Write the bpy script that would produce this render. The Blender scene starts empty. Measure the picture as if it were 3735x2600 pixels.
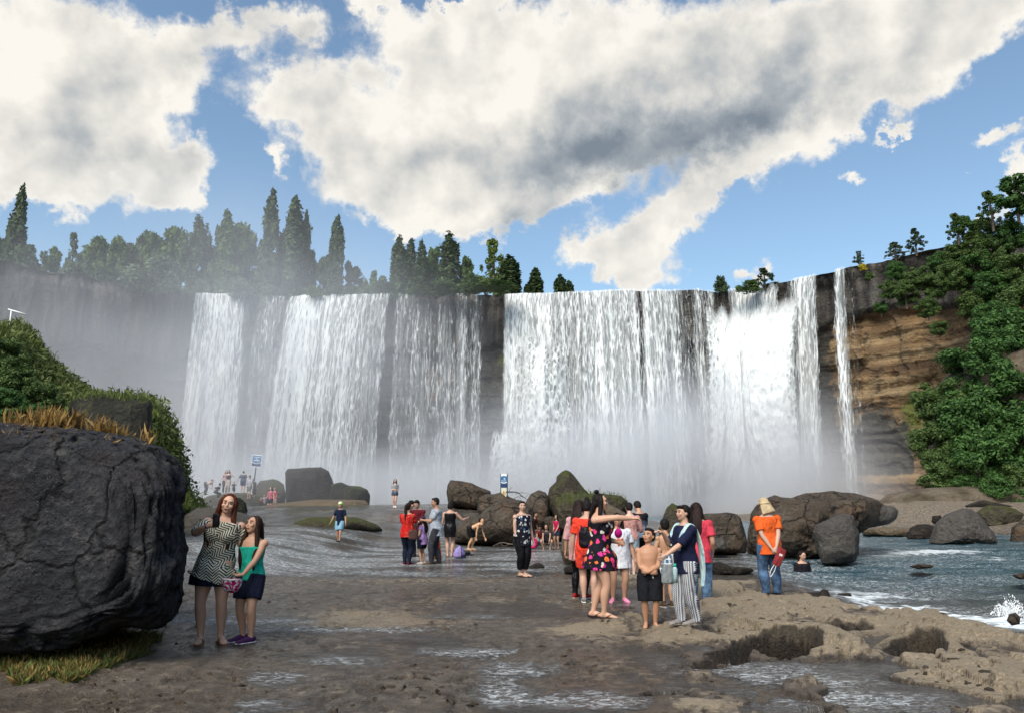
import bpy, math, random
import numpy as np
from mathutils import Vector, Matrix, noise as mnoise
R = math.radians
C = bpy.context.scene.collection
SC = bpy.context.scene
random.seed(7); RNG = np.random.default_rng(7)

# ------------------------------------------------------------------ camera
FPX, CX, CY, CAMZ, PITCH = 2800.0, 1867.5, 1300.0, 1.6, 10.72
cam = bpy.data.cameras.new('camera'); camo = bpy.data.objects.new('camera', cam); C.objects.link(camo)
camo.location = (0, 0, CAMZ); camo.rotation_euler = (R(90 + PITCH), 0, 0)
cam.sensor_width = 36; cam.lens = FPX / 3735 * 36; cam.clip_start = .05; cam.clip_end = 9000
SC.camera = camo
sP, cP = math.sin(R(PITCH)), math.cos(R(PITCH))

def ray(u, v):
    x = (u - CX) / FPX; up = (CY - v) / FPX
    return x, cP - sP * up, sP + cP * up
def P(u, v, Y):                      # photograph pixel + distance -> world point
    x, y, z = ray(u, v); t = Y / y
    return Vector((x * t, Y, CAMZ + z * t))
def G(u, v, z=0.0):                  # photograph pixel -> point at height z
    x, y, zz = ray(u, v); t = (z - CAMZ) / zz
    return Vector((x * t, y * t, z))
def pix(x, y, z):                    # world -> photograph pixel (numpy)
    z = z - CAMZ; d = y * cP + z * sP; d = np.where(d < .05, .05, d)
    return CX + FPX * x / d, CY - FPX * (z * cP - y * sP) / d

# ------------------------------------------------------------------ world: sky and clouds
SUN_EL, SUN_AZ = 46.0, -152.0        # azimuth from +Y, positive to the right (east)
W = bpy.data.worlds.new('World'); SC.world = W; W.use_nodes = True
nt = W.node_tree; N = nt.nodes; Lk = nt.links
for n in list(N): N.remove(n)
def wn(t, **k):
    n = N.new(t)
    for a, b in k.items(): setattr(n, a, b)
    return n
def wm(op, a, b=None, c=None, clamp=False):
    n = wn('ShaderNodeMath', operation=op, use_clamp=clamp)
    for i, s in enumerate((a, b, c)):
        if s is None: continue
        if isinstance(s, (int, float)): n.inputs[i].default_value = s
        else: Lk.new(s, n.inputs[i])
    return n.outputs[0]
out = wn('ShaderNodeOutputWorld'); bg = wn('ShaderNodeBackground'); bg.inputs[1].default_value = .15
Lk.new(bg.outputs[0], out.inputs[0])
sky = wn('ShaderNodeTexSky', sky_type='NISHITA', sun_disc=False, sun_elevation=R(SUN_EL), sun_rotation=R(SUN_AZ),
         altitude=200, air_density=1.0, dust_density=1.4, ozone_density=1.6)
tc = wn('ShaderNodeTexCoord'); sep = wn('ShaderNodeSeparateXYZ'); Lk.new(tc.outputs['Generated'], sep.inputs[0])
az = wm('ARCTAN2', sep.outputs[0], sep.outputs[1]); el = wm('ARCSINE', sep.outputs[2])
comb = wn('ShaderNodeCombineXYZ'); Lk.new(az, comb.inputs[0]); Lk.new(el, comb.inputs[1])
def wnoise(vec, scale, detail, rough, off=None, dist=0.0):
    if off is not None:
        m = wn('ShaderNodeVectorMath', operation='ADD'); Lk.new(vec, m.inputs[0]); m.inputs[1].default_value = off; vec = m.outputs[0]
    n = wn('ShaderNodeTexNoise'); n.inputs['Scale'].default_value = scale; n.inputs['Detail'].default_value = detail
    n.inputs['Roughness'].default_value = rough; n.inputs['Distortion'].default_value = dist
    Lk.new(vec, n.inputs['Vector']); return n
# domain warp gives the clouds ragged, billowing outlines
warp = wnoise(tc.outputs['Generated'], 5.5, 4, .6)
wsub = wn('ShaderNodeVectorMath', operation='SUBTRACT'); Lk.new(warp.outputs['Color'], wsub.inputs[0]); wsub.inputs[1].default_value = (.5, .5, .5)
wsc = wn('ShaderNodeVectorMath', operation='SCALE'); Lk.new(wsub.outputs[0], wsc.inputs[0]); wsc.inputs['Scale'].default_value = .09
warp2 = wnoise(tc.outputs['Generated'], 22, 5, .65)
ws2 = wn('ShaderNodeVectorMath', operation='SUBTRACT'); Lk.new(warp2.outputs['Color'], ws2.inputs[0]); ws2.inputs[1].default_value = (.5, .5, .5)
ws3 = wn('ShaderNodeVectorMath', operation='SCALE'); Lk.new(ws2.outputs[0], ws3.inputs[0]); ws3.inputs['Scale'].default_value = .085
ws4 = wn('ShaderNodeVectorMath', operation='ADD'); Lk.new(ws3.outputs[0], ws4.inputs[0]); Lk.new(wsc.outputs[0], ws4.inputs[1])
wadd = wn('ShaderNodeVectorMath', operation='ADD'); Lk.new(comb.outputs[0], wadd.inputs[0]); Lk.new(ws4.outputs[0], wadd.inputs[1])
def azel(u, v):                      # given on a 2296 px wide copy of the photograph
    x, y, z = ray(u * 1.6267, v * 1.6267); l = math.sqrt(x * x + y * y + z * z)
    return math.atan2(x, y), math.asin(z / l)
def blob(u, v, ru, rv, rot, src):
    a, e = azel(u, v); k = 1.6267 / FPX * .92; c, s = math.cos(R(rot)), math.sin(R(rot))
    sb = wn('ShaderNodeVectorMath', operation='SUBTRACT'); Lk.new(src, sb.inputs[0]); sb.inputs[1].default_value = (a, e, 0)
    d1 = wn('ShaderNodeVectorMath', operation='DOT_PRODUCT'); Lk.new(sb.outputs[0], d1.inputs[0]); d1.inputs[1].default_value = (c / (ru * k), s / (ru * k), 0)
    d2 = wn('ShaderNodeVectorMath', operation='DOT_PRODUCT'); Lk.new(sb.outputs[0], d2.inputs[0]); d2.inputs[1].default_value = (-s / (rv * k), c / (rv * k), 0)
    q = wm('MULTIPLY_ADD', d1.outputs['Value'], d1.outputs['Value'], wm('MULTIPLY', d2.outputs['Value'], d2.outputs['Value']))
    return wm('POWER', .42, q)       # .42 on the ellipse itself, 1 in its middle
CL = [ # u, v, ru, rv, rotation, weight
 (60,120,230,190,0,1),(255,190,165,115,10,1),(90,310,190,90,0,1),(70,425,160,48,0,.95),(420,160,80,50,30,.45),
 (560,60,170,42,20,.8),(680,75,60,26,0,.7),(850,18,62,26,0,.9),(1000,10,60,18,0,.7),(385,378,92,56,0,1.25),(395,440,55,32,0,.8),(612,365,22,40,20,.8),
 (650,195,125,66,0,1),(960,110,190,95,0,1),(1080,60,60,45,0,.8),(1250,120,280,130,0,1),(1600,100,330,150,0,1),(1950,90,330,120,25,1),
 (2230,20,170,70,30,.9),(1850,210,250,75,15,.9),(770,300,150,85,0,1),(1000,290,270,110,0,1),(1350,310,420,90,12,1.1),(900,420,200,80,0,1),(1000,490,190,45,0,.8),(1150,430,180,60,10,1),
 (1250,400,150,60,20,.9),(1600,410,240,52,20,1),(1430,520,160,65,20,1),(1420,600,120,42,0,1),(1330,560,90,50,0,.7),
 (1695,602,44,26,45,1),(1912,395,26,22,0,.9),(1790,420,60,40,20,.5),(2240,280,56,22,0,.9),(2300,345,45,40,0,.9),(2235,455,110,26,42,1),(2135,400,14,8,0,.8),(1985,300,40,12,20,.7)]
D = None
for (u, v, ru, rv, rot, w) in CL:
    b = blob(u, v, ru, rv, rot, wadd.outputs[0])
    D = wm('MULTIPLY', b, w) if D is None else wm('MULTIPLY_ADD', b, w, D)
D = wm('MINIMUM', D, 1.25)
fine = wnoise(tc.outputs['Generated'], 16, 8, .62)
rel1 = wnoise(tc.outputs['Generated'], 9, 5, .5); rel2 = wnoise(tc.outputs['Generated'], 9, 5, .5, (.020, -.004, -.022))   # a step towards the sun, for relief
fr = wm('ADD', wm('SUBTRACT', fine.outputs['Fac'], .5), 0)
dens = wm('ADD', D, wm('MULTIPLY', fr, 1.35))
alpha = wn('ShaderNodeMapRange', interpolation_type='SMOOTHSTEP'); Lk.new(dens, alpha.inputs[0])
alpha.inputs[1].default_value = .50; alpha.inputs[2].default_value = 1.0
relief = wm('MULTIPLY', wm('SUBTRACT', rel1.outputs['Fac'], rel2.outputs['Fac']), 1.25)
big = wnoise(tc.outputs['Generated'], 5, 5, .5, (3.1, 1.7, .2))
dark = None
for b in [(1430,318,330,52,13,.46),(1150,345,260,60,6,.25),(1650,285,260,50,15,.42),(1500,200,420,70,10,.16),(100,270,260,40,0,.14),(250,200,150,60,20,.12),(1700,440,160,40,20,.2),(1180,500,110,40,0,.22)]:
    q = wm('MULTIPLY', blob(b[0], b[1], b[2], b[3], b[4], wadd.outputs[0]), b[5]); dark = q if dark is None else wm('ADD', dark, q)
core = wn('ShaderNodeMapRange', interpolation_type='SMOOTHSTEP'); Lk.new(dens, core.inputs[0]); core.inputs[1].default_value = .75; core.inputs[2].default_value = 1.35; core.inputs[3].default_value = 0; core.inputs[4].default_value = .13
lum = wm('ADD', wm('SUBTRACT', wm('SUBTRACT', 1.0, core.outputs[0]), dark), relief)
lum = wm('ADD', lum, wm('MULTIPLY', wm('SUBTRACT', big.outputs['Fac'], .5), .26))
lum = wm('MINIMUM', wm('MAXIMUM', lum, .22), 1.0)
cr = wn('ShaderNodeValToRGB'); e = cr.color_ramp.elements
e[0].position = .2; e[0].color = (.20, .24, .29, 1); e[1].position = 1; e[1].color = (.98, .94, .86, 1)
x_ = e.new(.55); x_.color = (.44, .47, .49, 1); x_ = e.new(.82); x_.color = (.79, .765, .71, 1)
Lk.new(lum, cr.inputs[0])
csc = wn('ShaderNodeVectorMath', operation='SCALE'); Lk.new(cr.outputs[0], csc.inputs[0]); csc.inputs['Scale'].default_value = 5.5
skt = wn('ShaderNodeMix', data_type='RGBA', blend_type='MULTIPLY'); skt.inputs[0].default_value = 1
Lk.new(sky.outputs[0], skt.inputs[6]); skt.inputs[7].default_value = (1.06, 1.10, 1.02, 1)
mx = wn('ShaderNodeMix', data_type='RGBA'); Lk.new(wm('MULTIPLY', alpha.outputs[0], .97), mx.inputs[0]); Lk.new(skt.outputs[2], mx.inputs[6]); Lk.new(csc.outputs[0], mx.inputs[7])
Lk.new(mx.outputs[2], bg.inputs[0])
W.cycles.sampling_method = 'MANUAL'; W.cycles.sample_map_resolution = 512

sl = bpy.data.lights.new('sun', 'SUN'); so = bpy.data.objects.new('sun', sl); C.objects.link(so)
sl.energy = 3.7; sl.angle = R(38); sl.color = (1, .91, .78)
sd = Vector((math.sin(R(SUN_AZ)) * math.cos(R(SUN_EL)), math.cos(R(SUN_AZ)) * math.cos(R(SUN_EL)), math.sin(R(SUN_EL))))
so.rotation_euler = sd.to_track_quat('Z', 'Y').to_euler()
vs = SC.view_settings; vs.view_transform = 'Standard'; vs.look = 'None'; vs.exposure = .30; vs.gamma = 1
cy = SC.cycles; cy.use_denoising = True; cy.max_bounces = 5; cy.diffuse_bounces = 2; cy.glossy_bounces = 2
cy.transparent_max_bounces = 24; cy.volume_bounces = 2; cy.caustics_reflective = False; cy.caustics_refractive = False
cy.volume_step_rate = 1.0; cy.volume_max_steps = 64; cy.sample_clamp_indirect = 4

# ------------------------------------------------------------------ helpers
def tag(o, label=None, cat=None, group=None, kind=None):
    if label: o['label'] = label
    if cat: o['category'] = cat
    if group: o['group'] = group
    if kind: o['kind'] = kind
    return o
def empty(name, loc, rz=0, label=None, cat=None, group=None):
    o = bpy.data.objects.new(name, None); C.objects.link(o); o.location = loc; o.rotation_euler = (0, 0, rz)
    o.empty_display_size = .2; return tag(o, label, cat, group)
def mkmesh(name, V, F, smooth=True):
    me = bpy.data.meshes.new(name); V = np.asarray(V, dtype=np.float32)
    if isinstance(F, np.ndarray):
        n, k = F.shape
        me.vertices.add(len(V)); me.vertices.foreach_set('co', V.ravel())
        me.loops.add(n * k); me.loops.foreach_set('vertex_index', F.astype(np.int32).ravel())
        me.polygons.add(n); me.polygons.foreach_set('loop_start', np.arange(0, n * k, k, dtype=np.int32))
        me.update(calc_edges=True)
    else:
        me.from_pydata(V.tolist(), [], F); me.update()
    me.validate()
    if smooth: me.polygons.foreach_set('use_smooth', np.ones(len(me.polygons), dtype=bool))
    return me
def mk(name, V, F, mat, parent=None, smooth=True, loc=None):
    o = bpy.data.objects.new(name, mkmesh(name, V, F, smooth)); C.objects.link(o)
    if mat: o.data.materials.append(mat)
    if parent: o.parent = parent
    if loc is not None: o.location = loc
    return o
def attr(o, name, vals):
    a = o.data.attributes.new(name, 'FLOAT', 'POINT'); a.data.foreach_set('value', np.asarray(vals, dtype=np.float32))
def uvs(o, u, v):                    # per-vertex uv
    lay = o.data.uv_layers.new(name='UVMap'); li = np.zeros(len(o.data.loops), dtype=np.int32)
    o.data.loops.foreach_get('vertex_index', li)
    lay.data.foreach_set('uv', np.stack([np.asarray(u)[li], np.asarray(v)[li]], 1).astype(np.float32).ravel())
def gridF(nr, nc, wrap=False):
    r = np.arange(nr - 1)[:, None]; c = np.arange(nc if wrap else nc - 1)[None, :]
    a = r * nc + c; b = r * nc + (c + 1) % nc
    return np.stack([a, b, b + nc, a + nc], -1).reshape(-1, 4)
def _h(ix, iy, iz):
    n = (ix.astype(np.int64) * 374761393 + iy.astype(np.int64) * 668265263 + iz.astype(np.int64) * 1274126177) & 0xffffffff
    n = ((n ^ (n >> 13)) * 1274126177) & 0xffffffff
    return ((n ^ (n >> 16)) & 0xffff) / 65535.0
def vn(x, y, z=None):
    x = np.asarray(x, dtype=float); y = np.asarray(y, dtype=float); z = np.zeros_like(x) if z is None else np.asarray(z, dtype=float)
    ix, iy, iz = np.floor(x), np.floor(y), np.floor(z); fx, fy, fz = x - ix, y - iy, z - iz
    fx, fy, fz = (f * f * (3 - 2 * f) for f in (fx, fy, fz)); r = 0
    for a in (0, 1):
        for b in (0, 1):
            for c in (0, 1):
                r = r + _h(ix + a, iy + b, iz + c) * (fx if a else 1 - fx) * (fy if b else 1 - fy) * (fz if c else 1 - fz)
    return r * 2 - 1
def fbm(x, y, z=None, o=4, g=.5):
    z = np.zeros_like(np.asarray(x, dtype=float)) if z is None else z; s = 0; a = 1; t = 0
    for i in range(o):
        s = s + a * vn(x * 2 ** i + 17.3 * i, y * 2 ** i + 5.1 * i, z * 2 ** i + 9.7 * i); t += a; a *= g
    return s / t
def sstep(a, b, x):
    t = np.clip((x - a) / (b - a), 0, 1); return t * t * (3 - 2 * t)

# ------------------------------------------------------------------ material helpers
class MT:
    def __init__(s, name, rough=.8, spec=.3):
        s.m = bpy.data.materials.new(name); s.m.use_nodes = True; s.t = s.m.node_tree; s.b = s.t.nodes['Principled BSDF']
        s.b.inputs['Roughness'].default_value = rough; s.b.inputs['Specular IOR Level'].default_value = spec
        s.out = s.t.nodes['Material Output']; s._tc = None
    def n(s, t, ins={}, **k):
        n = s.t.nodes.new(t)
        for a, b in k.items(): setattr(n, a, b)
        for a, b in ins.items(): s.set(n.inputs[a], b)
        return n
    def set(s, i, v):
        if hasattr(v, 'is_output'): s.t.links.new(v, i)
        else: i.default_value = v
    def co(s, k='Object'):
        if not s._tc: s._tc = s.t.nodes.new('ShaderNodeTexCoord')
        return s._tc.outputs[k]
    def map(s, vec=None, scale=(1, 1, 1), loc=(0, 0, 0), rot=(0, 0, 0)):
        return s.n('ShaderNodeMapping', {'Vector': vec or s.co(), 'Scale': scale, 'Location': loc, 'Rotation': rot}).outputs[0]
    def noise(s, vec=None, scale=5, detail=4, rough=.55, dist=0, out='Fac'):
        return s.n('ShaderNodeTexNoise', {'Vector': vec or s.co(), 'Scale': scale, 'Detail': detail, 'Roughness': rough, 'Distortion': dist}).outputs[out]
    def vor(s, vec=None, scale=5, feature='F1', out='Distance', rnd=1):
        return s.n('ShaderNodeTexVoronoi', {'Vector': vec or s.co(), 'Scale': scale, 'Randomness': rnd}, feature=feature).outputs[out]
    def ramp(s, f, stops, interp='LINEAR'):
        r = s.t.nodes.new('ShaderNodeValToRGB'); e = r.color_ramp.elements; r.color_ramp.interpolation = interp
        e[0].position, e[0].color = stops[0][0], (*stops[0][1], 1); e[1].position, e[1].color = stops[-1][0], (*stops[-1][1], 1)
        for p, c in stops[1:-1]: q = e.new(p); q.color = (*c, 1)
        s.set(r.inputs[0], f); return r.outputs[0]
    def rng(s, f, a, b, c=0, d=1):
        return s.n('ShaderNodeMapRange', {0: f, 1: a, 2: b, 3: c, 4: d}).outputs[0]
    def math(s, op, a, b=0, c=None):
        n = s.n('ShaderNodeMath', operation=op); s.set(n.inputs[0], a); s.set(n.inputs[1], b)
        if c is not None: s.set(n.inputs[2], c)
        return n.outputs[0]
    def mix(s, f, a, b, mode='MIX'):
        n = s.n('ShaderNodeMix', data_type='RGBA', blend_type=mode); s.set(n.inputs[0], f)
        for i, c in ((6, a), (7, b)): s.set(n.inputs[i], c if hasattr(c, 'is_output') else (*c, 1) if len(c) == 3 else c)
        return n.outputs[2]
    def attr(s, name): return s.n('ShaderNodeAttribute', attribute_name=name).outputs['Fac']
    def color(s, c): s.set(s.b.inputs['Base Color'], c if hasattr(c, 'is_output') else (*c, 1))
    def bump(s, h, strength=.5, dist=.05):
        n = s.n('ShaderNodeBump', {'Height': h, 'Strength': strength, 'Distance': dist}); s.t.links.new(n.outputs[0], s.b.inputs['Normal']); return n
    def sep(s, vec): n = s.n('ShaderNodeSeparateXYZ', {0: vec}); return n.outputs
    def normz(s):
        g = s.t.nodes.new('ShaderNodeNewGeometry'); return s.sep(g.outputs['Normal'])[2]
# ================================================================== THE SETTING
PB = [ # dryness blobs on the shelf: u, v, ru, rv, amount (photo pixels, turned into a field over the ground)
 (1500,2020,1500,50,-1.0),(1500,2075,1200,32,-.9),(900,2090,400,60,-.9),(1500,2125,700,14,.9),(2200,2140,500,40,.55),
 (1100,2215,480,26,.7),(1350,2255,380,30,.9),(950,2262,420,16,-1.4),(1250,2295,420,12,-1.1),(1500,2330,240,18,-1.3),(1720,2375,170,20,-1.7),
 (1900,2440,140,26,-1.8),(1830,2540,80,60,-1.8),(2120,2560,200,30,-1.6),(1200,2400,180,30,-1.),(1000,2470,150,30,-.9),(950,2575,160,25,-1.1),
 (1700,2250,260,10,-.8),(2000,2235,200,7,-.5),(1900,2310,330,40,.8),(1560,2510,160,50,.5),(500,2450,480,120,1.1),
 (2300,2330,330,60,1.0),(2700,2230,350,40,1.1),(2350,2450,260,70,.8),(2550,2560,250,45,.7),
 (2780,2370,150,22,-1.0),(2700,2440,190,30,-1.1),(2860,2460,140,24,-1.),(3000,2410,190,30,-.25),(2950,2490,240,22,-.7),(3150,2545,260,36,-1.2),
 (3350,2330,260,60,1.2),(3500,2440,330,70,1.3),(3250,2400,200,40,1.2),(3050,2350,110,24,1.),(3650,2520,200,80,1.1),(3300,2480,200,18,.6),
 (2900,2180,120,10,.6),(2650,2165,110,12,.6),(2480,2150,200,16,.7)]
PITS = [(2302,2250,55,16,.6),(2830,2372,165,32,.7),(3345,2365,112,38,1.1),(2650,2402,80,20,.45),(2900,2310,70,9,.3),(3480,2415,60,8,.2),(3620,2475,50,10,.25),(3170,2550,190,26,.35),(1970,2432,10,3,.05),(1490,2482,70,9,.10),(2560,2430,80,9,.3),(3070,2300,120,10,.25),(2420,2530,90,9,.16),(2980,2590,60,9,.2)]
def gauss_field(x, y, L):
    u, v = pix(x, y, np.zeros_like(x)); f = np.zeros_like(x)
    for (a, b, ra, rb, w) in L:
        f += w * np.exp(-(((u - a) / ra) ** 2 + ((v - b) / rb) ** 2))
    return f
RIV = [(-60, 4.5), (5.9, 5.4), (8.6, 5.9), (10.3, 5.9), (11.2, 5.5), (12.0, 5.0), (13.2, 4.6), (14.6, 4.9), (17, 5.3), (22, 6.2), (30, 7.5), (60, 12), (90, 12)]
def rivermask(x, y):                 # 0 on the shelf, 1 in the river
    e = np.interp(y, [a for a, b in RIV], [b for a, b in RIV])
    return sstep(0.0, 1.9, x - e + .5 * fbm(x * .7, y * .7, o=3))
def low(x, y):                       # the broad lie of the land: water and rock both follow it
    back = sstep(27, 48, y) * (1 - sstep(-9, 9, x))
    r = 1.4 * back * (1 - .45 * sstep(-8, -22, x) * sstep(45, 62, y))
    mid = sstep(30, 60, y) * sstep(-9, 0, x) * (1 - sstep(6, 10, x))
    h = r + .5 * mid
    h = h - .16 * rivermask(x, y) * (1 - sstep(60, 80, y))
    left = sstep(-4.2, -8, x) * (1 - sstep(30, 40, y)); h = h + .5 * left * sstep(8, 14, y)
    return h
def ground_h(x, y, detail=True):
    x = np.asarray(x, float); y = np.asarray(y, float)
    L = low(x, y); rm = rivermask(x, y)
    near = 1 - sstep(60, 110, np.hypot(x, y))
    front = (y > 3)
    d = np.where(front, gauss_field(x, np.maximum(y, 3), PB), .5)
    d = d + .30 * (1 - rm) * (1 - sstep(17, 24, y))
    n1 = fbm(x * .9, y * .55, o=4); n2 = fbm(x * 3.1, y * 2.0, 3.3 + x * 0, o=4)
    n3 = fbm(x * 11, y * 7, 1.3 + x * 0, o=3)
    dry = np.clip(d, -1.7, 1.5)
    far = sstep(15, 30, y)
    h = L - .003 + dry * .036 + n1 * (.036 + .035 * far) + n2 * .022 + (.35 - np.abs(n3) * 1.6) * .014 * (1 - far) * (1 - .6 * sstep(.2, 2, x)) - .03 * sstep(.80, .95, 1 - np.abs(n2) * 2.2) * sstep(.05, .35, n1 + .15) * (1 - far)
    # scalloped terraces of the sandstone on the right
    rr = sstep(.2, 3.0, x) * (1 - rm) * (y < 16) * (y > 5)
    t = n1 * 3.0 + n2 * 1.0 + n3 * .05 + dry * .55
    st = np.floor(t * 2.2) / 2.2 + sstep(.80, 1, (t * 2.2) % 1) / 2.2
    h = h + rr * np.clip(st, -.8, 1.2) * .125
    pit = np.where(front, np.maximum(y, 3) * 0, 0.)
    u, v = pix(x, np.maximum(y, 3), np.zeros_like(x))
    for (a, b, ra, rb, w) in PITS:
        q = ((u - a) / ra) ** 2 + ((v - b) / rb) ** 2 + n2 * .5
        pit += w * (1 - sstep(.55, 1.15, q)) * (q < 1.3) * front - .05 * w * np.exp(-((q - 1.5) / .5) ** 2) * front
    h = h - pit
    h = h - rm * (.55 + .25 * n1) * (1 - .6 * sstep(18, 24, y) * (1 - sstep(24, 40, y)) * .3)
    bank = sstep(15, 30, x) * sstep(48, 70, y) + sstep(24, 34, x) * sstep(20, 45, y)
    h = h + bank * 1.6
    h = np.where(near > 0, h * near + L * (1 - near), L)
    return h
def pit_f(x, y):
    u, v = pix(x, np.maximum(y, 3), np.zeros_like(x)); p = np.zeros_like(x)
    for (a, b, ra, rb, w) in PITS:
        if b != 2550: p += w * (1 - sstep(.5, 1.3, ((u - a) / ra) ** 2 + ((v - b) / rb) ** 2)) * (y > 3)
    return p
def gh(x, y): return float(ground_h(np.array([x]), np.array([y]))[0])

azs = np.concatenate([np.linspace(-180, -46, 24), np.linspace(-44, 44, 720), np.linspace(46, 180, 24)])
rad = np.concatenate([np.geomspace(.4, 5.5, 24), np.geomspace(5.6, 36, 470), np.geomspace(36.3, 130, 130), np.geomspace(140, 5000, 14)])
def polar():
    A, Rr = np.meshgrid(np.radians(azs), rad); return (Rr * np.sin(A)).ravel(), (Rr * np.cos(A)).ravel()
gx, gy = polar(); gz = ground_h(gx, gy)
gm = MT('riverbed_rock', .55, .4)
n_a = gm.noise(scale=1.1, detail=6, rough=.62); n_b = gm.noise(scale=7, detail=6, rough=.65); n_c = gm.noise(gm.map(scale=(1, 1.6, 1)), scale=38, detail=4, rough=.6)
mud = gm.ramp(n_b, [(.3, (.105, .084, .067)), (.5, (.205, .167, .132)), (.72, (.335, .285, .225))])
tan = gm.ramp(n_c, [(.2, (.27, .21, .14)), (.5, (.44, .355, .245)), (.8, (.58, .485, .35))])
tf = gm.rng(gm.math('ADD', gm.attr('tan'), gm.math('MULTIPLY', gm.math('SUBTRACT', n_b, .5), 1.6)), .38, .62)
col = gm.mix(tf, mud, tan)
mossc = gm.ramp(n_c, [(.3, (.045, .05, .018)), (.7, (.17, .18, .06))])
mf = gm.rng(gm.math('ADD', gm.attr('moss'), gm.math('SUBTRACT', n_b, .5)), .35, .65)
col = gm.mix(mf, col, mossc)
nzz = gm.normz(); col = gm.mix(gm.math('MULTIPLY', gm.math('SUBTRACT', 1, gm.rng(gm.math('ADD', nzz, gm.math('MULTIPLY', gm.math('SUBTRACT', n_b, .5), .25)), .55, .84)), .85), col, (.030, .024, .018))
wetf = gm.rng(gm.math('ADD', gm.attr('wet'), gm.math('MULTIPLY', gm.math('SUBTRACT', n_a, .5), .8)), .25, .75)
col = gm.mix(gm.math('MULTIPLY', wetf, .30), col, (.035, .030, .026))
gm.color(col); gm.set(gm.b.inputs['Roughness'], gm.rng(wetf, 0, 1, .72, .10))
flk = gm.noise(gm.map(scale=(1, 2.2, 1)), scale=14, detail=5, rough=.7, dist=1.5); flk = gm.math('SNAP', flk, .06)
gm.bump(gm.math('ADD', gm.math('ADD', gm.math('MULTIPLY', n_c, gm.rng(tf, 0, 1, 1, .45)), gm.math('MULTIPLY', flk, 1.6)), gm.math('MULTIPLY', n_b, 1.6)), 1, .085)
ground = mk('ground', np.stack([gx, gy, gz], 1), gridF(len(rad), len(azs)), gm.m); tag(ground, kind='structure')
TANB = [(1350,2262,330,26,.8),(1800,2190,330,16,.45),(2200,2215,260,24,.5),(2500,2330,330,40,.75),(2750,2225,250,35,1.),(2150,2310,160,18,.7),(2500,2510,300,50,.45),
        (3300,2310,260,50,1.),(3500,2440,330,80,1.),(3050,2370,150,30,.9),(3600,2560,250,60,.8),(2250,2450,200,40,.35),(2700,2590,260,30,.8),(1500,2120,500,14,.25)]
fr_ = gy > 3; ys_ = np.maximum(gy, 3)
rmv = rivermask(gx, gy)
rsd = sstep(-1.5, 2.0, gx) * (gy < 16) * (gy > 4) * (1 - rmv)
attr(ground, 'tan', np.where(fr_, gauss_field(gx, ys_, TANB), 0) * (1 - rmv) * .9 + rsd * np.clip((gz - low(gx, gy) - .07) * 5, -.5, .6) + .2 * sstep(15, 30, gx) * sstep(40, 50, gy) + .25)
attr(ground, 'wet', np.clip(sstep(.075, .0, gz - low(gx, gy)), 0, 1) * .9 + .25 * sstep(18, 26, gy))
attr(ground, 'moss', np.where(fr_, gauss_field(gx, ys_, [(1750,1880,260,45,1.1),(1350,1905,230,22,.7),(300,2420,420,70,.15)]), 0) + .5 * sstep(-5, -9, gx) * sstep(9, 16, gy))

# water: one sheet that follows the shelf and drops into the river
wx, wy = polar(); sel = None
wl = low(wx, wy); rmw = rivermask(wx, wy)
rip = fbm(wx * 2.2, wy * 3.4, o=3) * .012 + fbm(wx * 6, wy * 9, 4. + wx * 0, o=2) * .005
chop = (np.abs(fbm(wx * .8 + .3 * wy, wy * 1.3, o=4)) * .24 + fbm(wx * 3.3, wy * 4.4, 2. + wx * 0, o=3) * .07)
# rapids where the shelf spills over
rap = rmw * (1 - rmw) * 4
q1 = gauss_field(wx, np.maximum(wy, 3), [(3300,2185,160,18,1.),(3690,2260,110,40,1.2),(3500,2215,200,22,.8),(3150,2140,260,20,.7),(3300,2000,200,12,.45),(3650,2020,160,10,.45),(3450,1992,170,6,.6),(3050,2160,150,10,.8),(3600,2320,160,20,.6)])
wz = wl + .002 - pit_f(wx, wy) * .92 + rip * (1 - sstep(20, 60, wy)) + rmw * (chop * .55 - .06) * (1 - sstep(40, 60, wy) * .5) + q1 * rmw * .05 - 30. * (np.hypot(wx, wy) > 128)
depth = np.clip((wz - ground_h(wx, wy)) * 9, 0, 1)
wm_ = MT('river_water', .06, .5); wm_.b.inputs['IOR'].default_value = 1.33
w1 = wm_.noise(wm_.map(scale=(1, 1.9, 1)), scale=5.5, detail=4, rough=.55, dist=.6); w2 = wm_.noise(wm_.map(scale=(1, 1.5, 1)), scale=22, detail=3, rough=.6, dist=.8)
wf = wm_.noise(wm_.map(scale=(.55, 1.3, 1)), scale=3.2, detail=8, rough=.68, dist=1.6)
rif_glint = wm_.noise(wm_.map(scale=(.8, 1.7, 1)), scale=12, detail=6, rough=.7, dist=1.2)
glint_f = wm_.math('MULTIPLY', wm_.rng(rif_glint, .48, .62), wm_.rng(wm_.noise(wm_.map(scale=(.35, 1, 1)), scale=.9, detail=4), .36, .54))
foam = wm_.rng(wm_.math('ADD', wf, wm_.math('MULTIPLY', wm_.attr('foam'), .40)), .70, .86)
deep = wm_.mix(wm_.attr('deep'), (.07, .064, .058), (.018, .066, .090))
foam = wm_.math('MAXIMUM', foam, wm_.math('MULTIPLY', glint_f, wm_.attr('riffle_glint')))  # aerated riffles plus white glints of glare, both painted in as foam colour
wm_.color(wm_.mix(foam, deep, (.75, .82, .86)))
wm_.set(wm_.b.inputs['Roughness'], wm_.rng(foam, 0, 1, .07, .6))
wm_.set(wm_.b.inputs['Alpha'], wm_.math('MAXIMUM', foam, wm_.rng(wm_.attr('depth'), 0, .45, .30, 1)))
wm_.bump(wm_.math('ADD', w1, wm_.math('MULTIPLY', w2, .45)), wm_.rng(wm_.attr('deep'), 0, 1, .55, 1), .13)
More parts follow.
